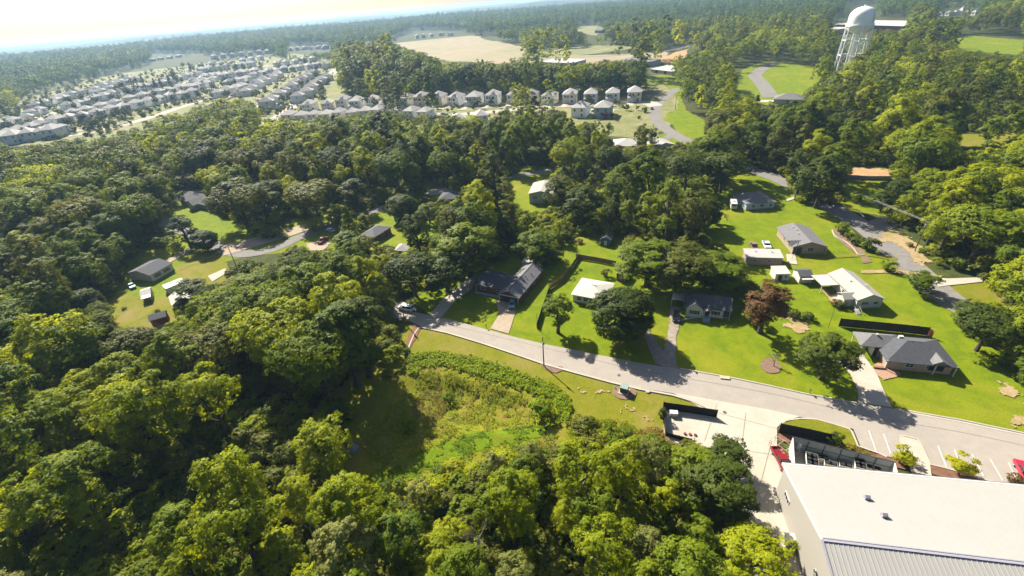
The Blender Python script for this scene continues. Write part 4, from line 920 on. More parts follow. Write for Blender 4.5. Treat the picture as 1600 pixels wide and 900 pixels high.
hvac((1358,729),1,1,'small single fan white unit right of the tall one', 1.0, 1.0); hvac((1371,732),1,1,'small single fan white unit, rightmost in the yard', 1.0, 1.0)
# pale steel frame at the end of the yard
q = at(1224,706); r = tag(empty('steel_frame', (q.x,q.y,.2), R(-60)), 'pale open steel frame beside the screened yard, next to the red truck', 'frame')
b = MB()
for i in range(4):
    b.tube([(-2.5+i*1.6,-1,0),(-2.5+i*1.6,-1,1.6),(-2.5+i*1.6,1,1.6),(-2.5+i*1.6,1,0)],.05,6)
for y in (-1,1):
    for z in (.8,1.6): b.tube([(-2.6,y,z),(2.5,y,z)],.05,6)
b.build('bars', mat('frame_tan', (.45,.36,.25), .6, 2, .1), r)
for i, (u, v) in enumerate([(1432,727)]):
    q = at(u, v); r = tag(empty('bicycle_rack', (q.x,q.y,.28), R(60)), 'pale looped rack on the paved walk between the two young trees', 'rack'); b = MB()
    for k in range(4): b.tube([(-1.2+k*.8,-.6,0),(-1.2+k*.8,-.6,.7),(-1.2+k*.8,.6,.7),(-1.2+k*.8,.6,0)],.05,6)
    b.tube([(-1.3,-.6,.05),(1.3,-.6,.05)],.05,6).tube([(-1.3,.6,.05),(1.3,.6,.05)],.05,6).build('loops', unit, r)

# ---------------------------------------------------------------- water tower
q = at(1325,108); r = empty('water_tower', (q.x,q.y,0), R(10), 'white water tower with a domed tank on six legs above the trees', 'water tower')
TR = 10.4
MB().lathe([(2.0,30.5),(5.6,31.0),(8.6,32.8),(10.0,35.2),(TR,37.5),(TR,44.5),(9.7,47.3),(7.9,49.6),(5.4,51.2),(2.2,52.0),(.4,52.2)], n=48).build('tank', steel, r, smooth=True)
MB().lathe([(TR+.05,36.8),(TR+.9,36.8),(TR+.9,37.0),(TR+.05,37.0)], n=48).lathe([(TR+.85,37.0),(TR+.92,37.0),(TR+.92,38.0),(TR+.85,38.0)], n=48).build('catwalk', steel, r)
MB().lathe([(.7,52.1),(.7,52.9),(.2,53.4)], n=12).build('finial', steel, r)
MB().lathe([(3.0,0),(2.2,3),(1.7,8),(1.7,28),(2.3,31.5)], n=20).build('riser', steel, r, smooth=True)
for k in range(6):
    a = 2*math.pi*k/6
    MB().tube([(12.4*math.cos(a),12.4*math.sin(a),0),(TR*math.cos(a),TR*math.sin(a),38)], .62, 10).build('leg', steel, r)
rd = MB()
for lv, z in enumerate((12.5,25)):
    R_ = 12.4-(12.4-TR)*z/38
    for k in range(6):
        a = 2*math.pi*k/6; a2 = 2*math.pi*(k+1)/6
        MB().tube([(R_*math.cos(a),R_*math.sin(a),z),(R_*math.cos(a2),R_*math.sin(a2),z)], .3, 8).build('strut', steel, r)
for k in range(6):
    a = 2*math.pi*k/6; a2 = 2*math.pi*(k+1)/6
    for z0, z1 in ((0.5,12.5),(12.5,25),(25,36)):
        rd.tube([(12*math.cos(a),12*math.sin(a),z0),(12*math.cos(a2),12*math.sin(a2),z1)], .08, 5).tube([(12*math.cos(a2),12*math.sin(a2),z0),(12*math.cos(a),12*math.sin(a),z1)], .08, 5)
rd.build('brace_rods', steel, r)
MB().tube([(2.0,-TR*.9,36),(2.6,-TR*1.01,40),(2.6,-TR*.98,46),(1.6,-8,50.2),(.5,-1,52.4)], .3, 6).build('ladder', white_p, r)

# ---------------------------------------------------------------- utility poles and wires
def pole(px, h, label, rz=0, arm=True, trans=False, name='utility_pole', rad=.17):
    q = at(*px); r = empty(name, (q.x,q.y,0), rz, label, 'utility pole')
    MB().tube([(0,0,0),(0,0,h)], [rad,rad*.65], 10).build('post', mat('pole_wood', (.12,.09,.07), .9, 4, .2), r)
    if arm:
        MB().box((0,.14,h-.6),(2.4,.1,.12)).build('crossarm', MATS['pole_wood'], r)
        for x in (-1.1,0,1.1): MB().lathe([(.04,0),(.07,.06),(.03,.2)], (x,.14,h-.54), 8).build('insulator', steel, r)
    if trans: MB().lathe([(.22,0),(.26,.08),(.26,.75),(.2,.85)], (0,-.38,h-2.2), 14).build('transformer', mat('trans_grey', (.35,.36,.37), .5, 2, .1), r)
    return Vector((q.x,q.y,h-.5))
W1 = pole((850,573), 9.6, 'dark utility pole with a grey can at the kerb of the main street', R(20), False, True)
W2 = pole((840,515), 5.5, 'short thin pole on the lawn beside the vine covered fence', 0, False, False, 'lamp_pole', .09)
W3 = pole((1429,393), 11.3, 'tall utility pole with crossarm on the bare bank at the right', R(-35), True, True)
W4 = pole((634,507), 8.0, 'utility pole at the corner where the kerb ends', 0, False, True)
W5 = pole((166,502), 9.0, 'utility pole at the edge of the yellow lawn on the left', R(30), True, False)
W6 = pole((1205,268), 11, 'utility pole beside the upper right road near the lone oak', R(-35), True)
W7 = pole((371,420), 9.5, 'utility pole beside the left street', 0, False, False)
W8 = pole((1019,222), 11, 'thin utility pole beside the white cottage', 0, False)
W9 = pole((1294,512), 6.5, 'thin pole on the lawn by the garden of the white gabled house', 0, False, False, 'lamp_pole', .06)
pole((1055,172), 11, 'utility pole beside the top of the upper road', 0, True)
def wire(a, b, sag, label, n=3, gap=.55):
    d = (b-a); s_ = Vector((-d.y,d.x,0)).normalized(); m_ = MB()
    for k in range(n):
        o = s_*(k-(n-1)/2)*gap
        m_.tube([a.lerp(b,t/14)+o-Vector((0,0,sag*4*(t/14)*(1-t/14))) for t in range(15)], 0.022, 4)
    tag(m_.build('power_line', mat('wire', (.25,.25,.25), .5)), label, 'power line')
wire(W3, W6, 1.6, 'power lines from the tall right pole to the pole near the lone oak')
wire(W3, W3+Vector((30,-75,0)), 1.8, 'power lines running from the tall right pole out of the picture')
wire(W5, W5+(at(215,520)-at(166,502))*2.2+Vector((0,0,-1)), .8, 'pale wires crossing the yellow lawn from the left pole', 2)
wire(W7, W5, 1.5, 'thin wires between the left street pole and the yellow lawn pole', 2)

# ---------------------------------------------------------------- vehicles
def vehicle(px, head, colr, kind, label, cat, z=.18, glassm=None):
    """head: pixel the nose points to"""
    q = at(*px); t = at(*head); rz = math.atan2(t.y-q.y, t.x-q.x)
    r = empty({'suv':'parked_car','sedan':'parked_car','van':'parked_van','pickup':'pickup_truck'}[kind], (q.x,q.y,z), rz, label, cat)
    pm = mat('car_paint_%d_%d_%d' % tuple(int(k*100) for k in colr), colr, .28, 3, .02, spec=.6)
    L, W = {'suv':(4.7,1.9),'sedan':(4.6,1.8),'van':(5.2,2.0),'pickup':(5.6,2.0)}[kind]; a = L/2
    side = {'suv':[(-a,.35),(a,.35),(a,.75),(a-.15,.95),(a-1.0,1.05),(-a+.05,1.1),(-a,.9)],
            'sedan':[(-a,.35),(a,.35),(a,.65),(a-.2,.8),(a-1.1,.92),(-a+.8,.95),(-a+.05,.88)],
            'van':[(-a,.35),(a,.35),(a,.9),(a-.2,1.05),(a-.8,1.15),(-a,1.15)],
            'pickup':[(-a,.45),(a,.45),(a,.95),(a-.15,1.1),(a-1.3,1.15),(.0-.6,1.15),(-.6,1.15),(-.62,.75),(-a+.12,.75),(-a+.12,1.12),(-a,1.12)]}[kind]
    MB().prism(side, 'y', -W/2, W/2).build('body', pm, r)
    if kind == 'pickup':
        b = MB()
        for s_ in (-1,1): b.box((-a/2-.3+.0,s_*(W/2-.06),.95),(a-.65,.12,.36))
        b.build('bed_side', pm, r)
    cab = {'suv':[(-a+.15,1.08),(a-1.15,1.04),(a-1.75,1.62),(-a+.55,1.65)],'sedan':[(-a+.75,.93),(a-1.2,.9),(a-1.9,1.38),(-a+1.4,1.38)],
           'van':[(-a+.03,1.13),(a-.75,1.13),(a-1.35,1.85),(-a+.1,1.9)],'pickup':[(-.6,1.13),(a-1.45,1.13),(a-2.0,1.72),(-.45,1.74)]}[kind]
    def inset(y0, y1, top): return
    n = len(cab); vs = []
    for s_ in (-1,1):
        for i, (x, zz) in enumerate(cab): vs.append((x, s_*(W/2-(.04 if i < 2 else .22)), zz))
    MB().add(vs, [(3,2,1,0),(4,5,6,7),(0,1,5,4),(1,2,6,5),(2,3,7,6),(3,0,4,7)]).build('window_glass', glass, r)
    x0, x1, zt = cab[3][0], cab[2][0], cab[2][1]
    MB().box(((x0+x1)/2,0,zt+.02),(x1-x0+.06,W-.40,.08)).build('roof', pm, r)
    p = MB()
    for s_ in (-1,1):
        for xx, zz, xt in ((cab[0][0],cab[0][1],cab[3][0]),(cab[1][0],cab[1][1],cab[2][0]),((x0+x1)/2,cab[0][1],(x0+x1)/2)):
            p.tube([(xx,s_*(W/2-.03),zz),(xt,s_*(W/2-.21),zt)], .05, 5)
    p.build('pillar', pm, r)
    for sx in (-a+.95, a-.95):
        for s_ in (-1,1):
            wh = MB().tube([(sx,s_*(W/2-.24),.34),(sx,s_*(W/2+.02),.34)], .34, 16).build('wheel', rubber, r)
            MB().tube([(sx,s_*(W/2),.34),(sx,s_*(W/2+.035),.34)], .19, 12).build('rim', mat('rim_grey', (.5,.5,.5), .4), wh)
    for s_ in (-1,1):
        MB().box((a-.02,s_*(W/2-.3),.74),(.07,.34,.16)).build('headlight', white_p, r)
        MB().box((-a+.0,s_*(W/2-.16),.85),(.06,.2,.22)).build('tail_light', red_wood, r)
    MB().box((a,0,.48),(.12,W-.2,.2)).box((-a,0,.5),(.12,W-.2,.2)).build('bumper', darkmetal if kind == 'suv' else pm, r)
    return r
WH = (.72,.72,.72)
vehicle((635,484.5), (600,478), WH, 'van', 'white van parked at the dead end of the main street', 'van')
vehicle((1056,498), (1056,520), (.008,.009,.012), 'suv', 'black car parked on the gravel drive below the metal carport', 'car')
vehicle((801,478), (795,500), (.10,.28,.30), 'suv', 'teal car in the carport of the brick house', 'car')
vehicle((1197,386), (1203,398), WH, 'pickup', 'white pickup parked behind the long outbuilding', 'pickup truck')
vehicle((1177,388), (1172,380), (.25,.16,.12), 'pickup', 'small brown pickup parked behind the left end of the outbuilding', 'pickup truck')
vehicle((505,378), (517,368), (.35,.02,.01), 'pickup', 'red pickup parked on the tan drive under the trees', 'pickup truck')
vehicle((634.5,189), (644,185), (.04,.10,.35), 'sedan', 'small blue car parked by the near house row', 'car')
vehicle((731,166), (745,167), WH, 'sedan', 'white car parked before the long row of houses', 'car')
vehicle((917,167), (905,170), (.2,.4,.5), 'sedan', 'light blue car on the drive of the long house row', 'car')
vehicle((1018.5,171), (1017,185), (.01,.01,.012), 'sedan', 'dark car driving down the upper road', 'car')
vehicle((1600,744), (1585,715), (.45,.02,.05), 'pickup', 'red vehicle parked in the rightmost parking space', 'pickup truck')
vehicle((1220,722), (1236,752), (.22,.01,.012), 'pickup', 'red truck parked beside the corner of the large building', 'pickup truck')
vehicle((1284,437), (1291,424), (.25,.13,.10), 'suv', 'brownish car under the edge of the flat white canopy', 'car')
vehicle((207,449), (214,456), (.3,.5,.55), 'sedan', 'pale teal car in the shade of the left yard', 'car')
vehicle((517,362), (505,358), (.6,.6,.58), 'sedan', 'pale car half hidden behind the red pickup', 'car')
vehicle((1003,219), (996,214), WH, 'sedan', 'white car beside the wide grey roof among trees', 'car') if False else None
# camper
q = at(1145,325); t = at(1150,345); r = empty('camper_trailer', (q.x,q.y,.1), math.atan2(t.y-q.y,t.x-q.x), 'white boxy camper parked left of the white bungalow', 'camper')
MB().prism([(-2.6,.5),(2.6,.5),(3.0,1.4),(2.6,2.8),(-2.6,2.9)], 'y', -1.15, 1.15).build('body', white_p, r)
for s_ in (-1,1):
    MB().box((0,s_*1.17,2.0),(3.2,.04,.7)).build('window', glass, r)
    MB().tube([(-.8,s_*.9,.36),(-.8,s_*1.15,.36)], .36, 14).build('wheel', rubber, r)
MB().box((2.75,0,2.05),(.3,1.7,.7)).build('windscreen', glass, r); MB().box((0,0,3.0),(1.0,.8,.22)).build('roof_vent', unit, r)
q = at(1270,614) if False else None
# ---------------------------------------------------------------- tree prototypes
def quad_mesh(name, P, N, S, mtl):
    """leaf sprays: one bent four-sided leaf cluster at each point"""
    n = len(P); N = N/np.maximum(np.linalg.norm(N, axis=1, keepdims=True), 1e-6)
    rnd = rng.normal(size=(n, 3)); T = np.cross(N, rnd); T /= np.maximum(np.linalg.norm(T, axis=1, keepdims=True), 1e-6); Bt = np.cross(N, T)
    s = S[:, None]; asp = rng.uniform(.55, .95, (n, 1))
    V = np.empty((n, 4, 3))
    V[:,0] = P-T*s; V[:,1] = P-Bt*s*asp-N*s*.15; V[:,2] = P+T*s; V[:,3] = P+Bt*s*asp-N*s*.25
    me = bpy.data.meshes.new(name); me.vertices.add(4*n); me.vertices.foreach_set('co', V.reshape(-1))
    me.loops.add(4*n); me.loops.foreach_set('vertex_index', np.arange(4*n, dtype=np.int32))
    me.polygons.add(n); me.polygons.foreach_set('loop_start', np.arange(0, 4*n, 4, dtype=np.int32)); me.polygons.foreach_set('loop_total', np.full(n, 4, dtype=np.int32))
    me.update(calc_edges=True); me.materials.append(mtl); return me
def unit_vecs(n, up=0.0):
    v = rng.normal(size=(n, 3)); v[:,2] += up; return v/np.linalg.norm(v, axis=1, keepdims=True)
def crown_mesh(name, kind, RR, H, lobes, clumps, leaves, size, mtl):
    """H total height, RR crown radius; lobes on the crown's shell, clumps on each lobe, leaf sprays on each clump"""
    P = []; N = []
    base = {'broad': .14, 'tall': .14, 'round': .08, 'cone': .04, 'pine': .42, 'shrub': .02, 'flat': .20}[kind]*H
    ch = (H-base)/2; cz = base+ch
    if kind in ('cone',):
        t = rng.uniform(0, 1, lobes)**.75; a = rng.uniform(0, 2*np.pi, lobes)
        r = RR*(1-t)**.85*rng.uniform(.55, .95, lobes)
        LC = np.stack([r*np.cos(a), r*np.sin(a), base+t*(H-base)*.97], 1); LR = (.24*RR*(1-t*.6))*rng.uniform(.8, 1.2, lobes)
        LD = np.stack([np.cos(a), np.sin(a), np.full(lobes, .35)], 1)
    elif kind == 'pine':
        a = rng.uniform(0, 2*np.pi, lobes); t = rng.uniform(0, 1, lobes)
        r = RR*np.sin(np.pi*(.15+.8*t))*rng.uniform(.3, .95, lobes)
        LC = np.stack([r*np.cos(a), r*np.sin(a), base+t*(H-base)], 1); LR = RR*.26*rng.uniform(.7, 1.3, lobes); LD = np.stack([np.cos(a), np.sin(a), np.full(lobes, .6)], 1)
    else:
        D = unit_vecs(lobes, .35); k = {'broad': .76, 'tall': .76, 'round': .80, 'shrub': .7, 'flat': .75}[kind]
        lump = rng.uniform(.60, 1.12, (lobes, 1)) if kind != 'round' else rng.uniform(.85, 1.0, (lobes, 1))
        C = D*lump*np.array([RR*k, RR*k, ch*k]); C[:,2] += cz
        if kind == 'flat': C[:,2] = cz+(C[:,2]-cz)*.7+ch*.2
        LC = C; LR = RR*{'broad': .30, 'tall': .34, 'round': .26, 'shrub': .34, 'flat': .30}[kind]*rng.uniform(.65, 1.25, lobes); LD = D
        k2 = lobes//3
        LC = np.concatenate([LC, LC[:k2]*np.array([.5,.5,1])+np.array([0,0,-.1*ch])]); LR = np.concatenate([LR, LR[:k2]]); LD = np.concatenate([LD, LD[:k2]])
    for c, r, d in zip(LC, LR, LD):
        u = unit_vecs(clumps, 0); u = u+d*.75; u[:,2] += .35; u /= np.linalg.norm(u, axis=1, keepdims=True)
        cp = c+u*r*rng.uniform(.75, 1.1, (clumps, 1))*np.array([1,1,.8])
        cr_ = (size*2.6 if leaves > 10 else size*1.9)*rng.uniform(.7, 1.4, clumps)
        w_ = unit_vecs(clumps*leaves, .7).reshape(clumps, leaves, 3)
        p = cp[:,None,:]+w_*cr_[:,None,None]*np.array([1,1,.6])*rng.uniform(.4, 1.0, (clumps, leaves, 1))
        n = w_*.9+u[:,None,:]*.9+d*.5+np.array([0,0,.25])+rng.normal(size=(clumps, leaves, 3))*.28
        P.append(p.reshape(-1, 3)); N.append(n.reshape(-1, 3))
    P = np.concatenate(P); N = np.concatenate(N); keep = P[:,2] > .05*H*(.2 if kind in ('cone','shrub') else 1)
    P = P[keep]; N = N[keep]; S = size*rng.uniform(.55, 1.25, len(P))
    return quad_mesh(name, P, N, S, mtl)
def trunk_mesh(name, kind, RR, H, mtl, rad=None, limbs=6):
    b = MB(); rad = rad or .022*H+.05; top = H*(.9 if kind in ('cone','pine') else .62)
    pts = [(random.uniform(-.12,.12)*i, random.uniform(-.12,.12)*i, top*i/5) for i in range(6)]; pts[0] = (0,0,-.4)
    b.tube(pts, [rad*1.35, rad, rad*.85, rad*.7, rad*.5, rad*.22], 8)
    if kind not in ('cone',):
        for i in range(limbs):
            a = 2*math.pi*i/limbs+random.uniform(-.4,.4); z0 = H*random.uniform(.28,.5) if kind != 'pine' else H*random.uniform(.5,.85); k = random.uniform(.55,.8)
            b.tube([(0,0,z0),(RR*.3*math.cos(a),RR*.3*math.sin(a),z0+H*.10),(RR*k*math.cos(a+.15),RR*k*math.sin(a+.15),z0+H*.26)], [rad*.5,rad*.34,rad*.08], 6)
    me = bpy.data.meshes.new(name); me.from_pydata(b.v, [], b.f); me.materials.append(mtl); me.update(); return me
SPEC = {
 'broad_d': ('broad', 4.6, 15, 26, 22, 14, .21), 'open_a': ('flat', 5.6, 17, 22, 18, 13, .20),  # name: kind, radius, height, lobes, clumps, leaves, size
 'broad_a': ('broad', 6.2, 17, 46, 19, 14, .21), 'broad_b': ('broad', 5.4, 19, 42, 19, 14, .20), 'broad_c': ('flat', 7.0, 16, 50, 19, 14, .215),
 'tall_a': ('tall', 4.2, 20, 38, 17, 14, .195), 'round_a': ('round', 6.0, 12.5, 105, 20, 13, .20), 'cone_a': ('cone', 3.6, 14, 140, 9, 11, .16),
 'pine_a': ('pine', 4.2, 21, 26, 18, 14, .18), 'shrub_a': ('shrub', 2.0, 2.6, 16, 9, 8, .17), 'young_a': ('broad', 1.5, 3.4, 16, 9, 8, .15), 'shrub_b': ('shrub', 2.4, 3.2, 14, 9, 8, .2),
}
CROWN = {}; TRUNK = {}
for k, (kd, RR, H, lo, cl, le, sz) in SPEC.items():
    CROWN[k] = crown_mesh('crown_'+k, kd, RR, H, lo, cl, le, sz, LEAF['mid']); TRUNK[k] = trunk_mesh('trunk_'+k, kd, RR, H, bark)
def make_tree(proto, loc, s, leafkey, label, group=None, name='broadleaf_tree', cat='tree', sz=None, rz=None, z=None):
    r = empty(name, (loc[0], loc[1], ground_z(loc[0], loc[1]) if z is None else z), random.uniform(0, 6.28) if rz is None else rz, label, cat, group)
    r.scale = (s, s, sz or s)
    c = bpy.data.objects.new('crown', CROWN[proto]); COL.objects.link(c); c.parent = r
    c.material_slots[0].link = 'OBJECT'; c.material_slots[0].material = LEAF[leafkey]
    t = bpy.data.objects.new('trunk', TRUNK[proto]); COL.objects.link(t); t.parent = r
    return r
# ---------------------------------------------------------------- single trees and shrubs of the yards
HERO = [
 ((578,588),'broad_b',15,24,'dark','tallest tree at the left rim of the hollow, by the kerb end'),
 ((560,603),'broad_b',16,25,'mid','tall dark tree shading the left side of the hollow'),
 ((520,632),'broad_c',17,23,'mid','broad tree whose shadow falls across the boulder'),
 # pixel of the foot, prototype, crown width m, height m, leaf, label
 ((970,528),'round_a',16,14.5,'dark','round dense dark tree on the front lawn beside the split drives'),
 ((872,520),'tall_a',7.5,13,'mid','slim light green tree beside the vine covered fence'),
 ((1187,520),'tall_a',9.8,17,'red','large reddish brown tree right of the white cottage'),
 ((1282,592),'broad_b',12,12.5,'dark','dark glossy tree left of the curved drive'),
 ((1352,556),'broad_a',1,1,'dark',None),
 ((1273,325),'broad_a',17,22,'dark','lone tall oak beside the right road'),
 ((1525,548),'broad_c',13.5,12,'dark','wide dark tree right of the ranch house lawn'),
 ((1612,615),'broad_a',10,11,'mid','tree cut by the right picture edge beside the bare patch'),
 ((1437,458),'broad_a',8.5,6.5,'mid','loose light tree beside the bend of the right road'),
 ((1314,364),'shrub_a',5,4,'mid','first round bush along the curved garden edging'),
 ((1325,374),'shrub_a',3.5,2.4,'dark','low bush in the middle of the curved garden edging'),
 ((1336,382),'shrub_a',4,2.6,'dark','bush beside the last one of the curved garden edging'),
 ((1357,391),'shrub_a',5.6,4.5,'dark','largest dark bush at the road end of the garden edging'),
 ((1387,423),'shrub_a',4.2,3.6,'mid','small dark bush between the two grass tracks'),
 ((1338,318),'shrub_a',4.5,4.6,'mid','small tree on the lawn across the road from the oak'),
 ((1012,447),'broad_b',20,15,'mid','great spreading oak behind the timber shed'),
 ((1062,455),'broad_a',20,15,'olive','great spreading oak behind the white cottage, left of two'),
 ((1112,450),'broad_b',18,12,'mid','great oak behind the white cottage, nearest the reddish tree'),
 ((838,408),'broad_a',15,12,'mid','olive green tree behind the brick L shaped house'),
 ((735,432),'broad_b',20,20,'mid','big dark tree above the left driveway of the brick house'),
 ((700,455),'broad_a',17,14,'dark','dark tree beside the pale driveway by the dead end'),
 ((650,462),'broad_c',16,15,'dark','broad tree above the dead end of the main street'),
 ((875,330),'broad_a',15,16,'olive','dark tree just right of the split level house'),
 ((912,355),'broad_b',15,17,'dark','dark tree in front of the small blue shed wood'),
 ((960,350),'cone_a',9,13,'dark','dark cedar above the blue shed'),
 ((1000,360),'cone_a',9,14,'dark','dark cedar right of the blue shed'),
 ((1045,365),'round_a',12,12,'olive','rounded olive tree in the dark middle wood'),
 ((1098,358),'round_a',11,12,'dark','rounded tree at the right end of the middle wood'),
 ((1125,300),'broad_c',21,19,'dark','very large oak left of the camper'),
 ((1070,300),'broad_c',19,18,'dark','large dark oak, second left of the camper'),
 ((1172,255),'broad_b',17,21,'mid','tall tree above the bend of the upper right road'),
 ((632,345),'round_a',13,12,'dark','round dark tree left of the middle lawn'),
 ((672,348),'broad_a',10,9,'mid','smaller green tree right of the round dark one on the middle lawn'),
 ((548,395),'broad_b',10,9,'mid','green tree in front of the brick bungalow by the red pickup'),
 ((572,398),'broad_a',9,8,'olive','olive tree at the corner of the brick bungalow'),
 ((312,480),'broad_b',11,11,'dark','dark tree covering the white roofed garage'),
 ((298,385),'broad_b',10,14,'dark','leaning dark tree beside the left street'),
 ((325,392),'round_a',10,9,'dark','rounded dark tree at the bend of the left street'),
 ((385,350),'broad_a',22,22,'olive','huge olive tree above the left street lawn'),
 ((420,345),'broad_b',16,18,'dark','dark tree right of the huge olive one above the left street'),
 ((500,345),'broad_c',22,19,'olive','huge olive tree above the red pickup drive'),
 ((560,330),'broad_b',14,16,'dark','dark tree behind the huge olive tree of the middle'),
 ((1166,905),'broad_a',11,10,'lime','yellow green tree at the lower edge left of the large building'),
 ((1118,800),'broad_b',11,12,'dark','dark vine hung tree leaning over the edge of the concrete drive'),
 ((1085,760),'broad_a',9,9,'mid','dark green tree below the concrete pad'),
 ((1128,735),'tall_a',7,8,'dark','narrow dark tree at the corner of the concrete drive'),
 ((1404,724),'young_a',4.2,4.2,'young','bright yellow green young tree at the left end of the paved walk'),
 ((1496,738),'young_a',4.6,4.2,'young','bright yellow green young tree between the parking bays'),
 ((1583,757),'shrub_a',2.6,2.2,'red','dark purple shrub beside the red vehicle'),
 ((845,650),'shrub_b',6,4.5,'kudzu','round bright green bush in the hollow beside the leafy bank'),
 ((700,618),'shrub_b',3,2.5,'kudzu','small bright bush in the middle of the hollow'),
 ((640,668),'shrub_b',4.5,2.6,'kudzu','small light bush at the shadow edge of the hollow'),
 ((945,185),'shrub_b',8,4.5,'pink','pink flowering shrub below the blue-grey house'),
 ((886,376),'shrub_b',3.5,3.0,'red','small red leaved shrub in the shaded garden'),
 ((905,380),'shrub_b',3,1.6,'red','low rusty shrub right of the red one in the shaded garden'),
 ((947,432),'shrub_b',3.5,2.8,'olive','pale bush on the lawn left of the timber shed'),
 ((1302,694),'shrub_a',3.2,3,'dark','dark clipped bush at the end of the island screen fence'),
 ((1034,655),'shrub_a',2.0,3.2,'dark','narrow bush at the outer side of the pad fence'),
 ((1240,497),'shrub_a',4,2.2,'dark','low bushes right of the reddish tree'),
 ((1262,500),'shrub_a',3.5,2.0,'dark','low dark bush in the rusty bed behind the glossy tree'),
 ((1311,480),'shrub_a',3.6,2.0,'olive','flower bush at the corner of the white gabled house porch'),
 ((1304,476),'shrub_a',3,1.6,'red','reddish plants beside the white gabled house porch'),
 ((862,405),'shrub_b',4.5,3.5,'mid','leafy bush right of the white patio cover'),
 ((288,500),'shrub_a',4.5,2.6,'olive','low olive bush below the white roofed garage'),
 ((246,488),'shrub_a',2,1.2,'olive','small shrub just behind the red barn shed'),
 ((195,483),'shrub_a',2,.9,'olive','single low weed clump on the yellow lawn'),
 ((1402,416),'shrub_a',.1,.1,'mid',None),
 ((1375,330),'broad_a',8,8.5,'dark','dark tree at the side road fork on the right'),
 ((1400,318),'round_a',10,10,'dark','rounded dark tree behind the side road fork'),
 ((1120,350),'shrub_b',6,5,'brush','pale bare looking shrub left of the camper'),
 ((1440,395),'shrub_a',2.8,1.6,'kudzu','small bright plant at the foot of the tall right pole'),
 ((1420,385),'shrub_a',2.6,1.2,'olive','dry weed clump on the bare bank at the right'),
]
HERO_XY = []
for (px, pr, wd, ht, lf, lab) in HERO:
    if lab is None: continue
    q = at(*px); sp = SPEC[pr]
    nm = 'shrub' if pr.startswith('shrub') else ('young_tree' if pr.startswith('young') else ('cedar_tree' if pr.startswith('cone') and lf != 'red' else 'broadleaf_tree'))
    make_tree(pr, q, wd/2/sp[1]/.93, lf, lab, None, nm, 'shrub' if nm == 'shrub' else 'tree', sz=ht/sp[2])
    HERO_XY.append((q.x, q.y, wd/2))
# bare tree
q = at(1208,572); r = empty('bare_tree', (q.x,q.y,.1), 0, 'leafless pale tree on its round mulch bed by the cottage lawn', 'tree'); b = MB()
def limb(p, d, L, rad, dep):
    d = d.normalized(); mid = p+d*L*.5+Vector((random.uniform(-1,1),random.uniform(-1,1),random.uniform(-.4,.6)))*L*.08; e = p+d*L
    b.tube([p, mid, e], [rad, rad*.8, rad*.55], 6, cap=False)
    if dep:
        for _ in range(3 if dep > 1 else 4):
            nd = (d+Vector((random.uniform(-1,1),random.uniform(-1,1),random.uniform(-.25,.7)))*.75); limb(e, nd, L*random.uniform(.6,.85), rad*.55, dep-1)
limb(Vector((0,0,0)), Vector((0,0,1)), 1.2, .2, 4)
t_ = MB(); t_.v, t_.f = b.v, b.f; t_.build('branches', palebark, r)

for (px, s, lab) in [((500,862),2.3,'pale dead tree leaning in the dark gap at the bottom of the picture'),((640,880),2.0,'thin grey dead tree at the lower edge near the picture centre'),((925,880),2.3,'dead grey tree with bare branches in the driveway thicket'),((748,875),2.4,'pale dead branches sticking out of the thicket below the hollow')]:
    q = at(*px); c = copy_tree(r); c.location = (q.x, q.y, 0); c.scale = (s*.75, s*.75, s*1.2); c.rotation_euler = (random.uniform(-.15,.15), random.uniform(-.15,.15), random.uniform(0,6)); tag(c, lab, 'tree')
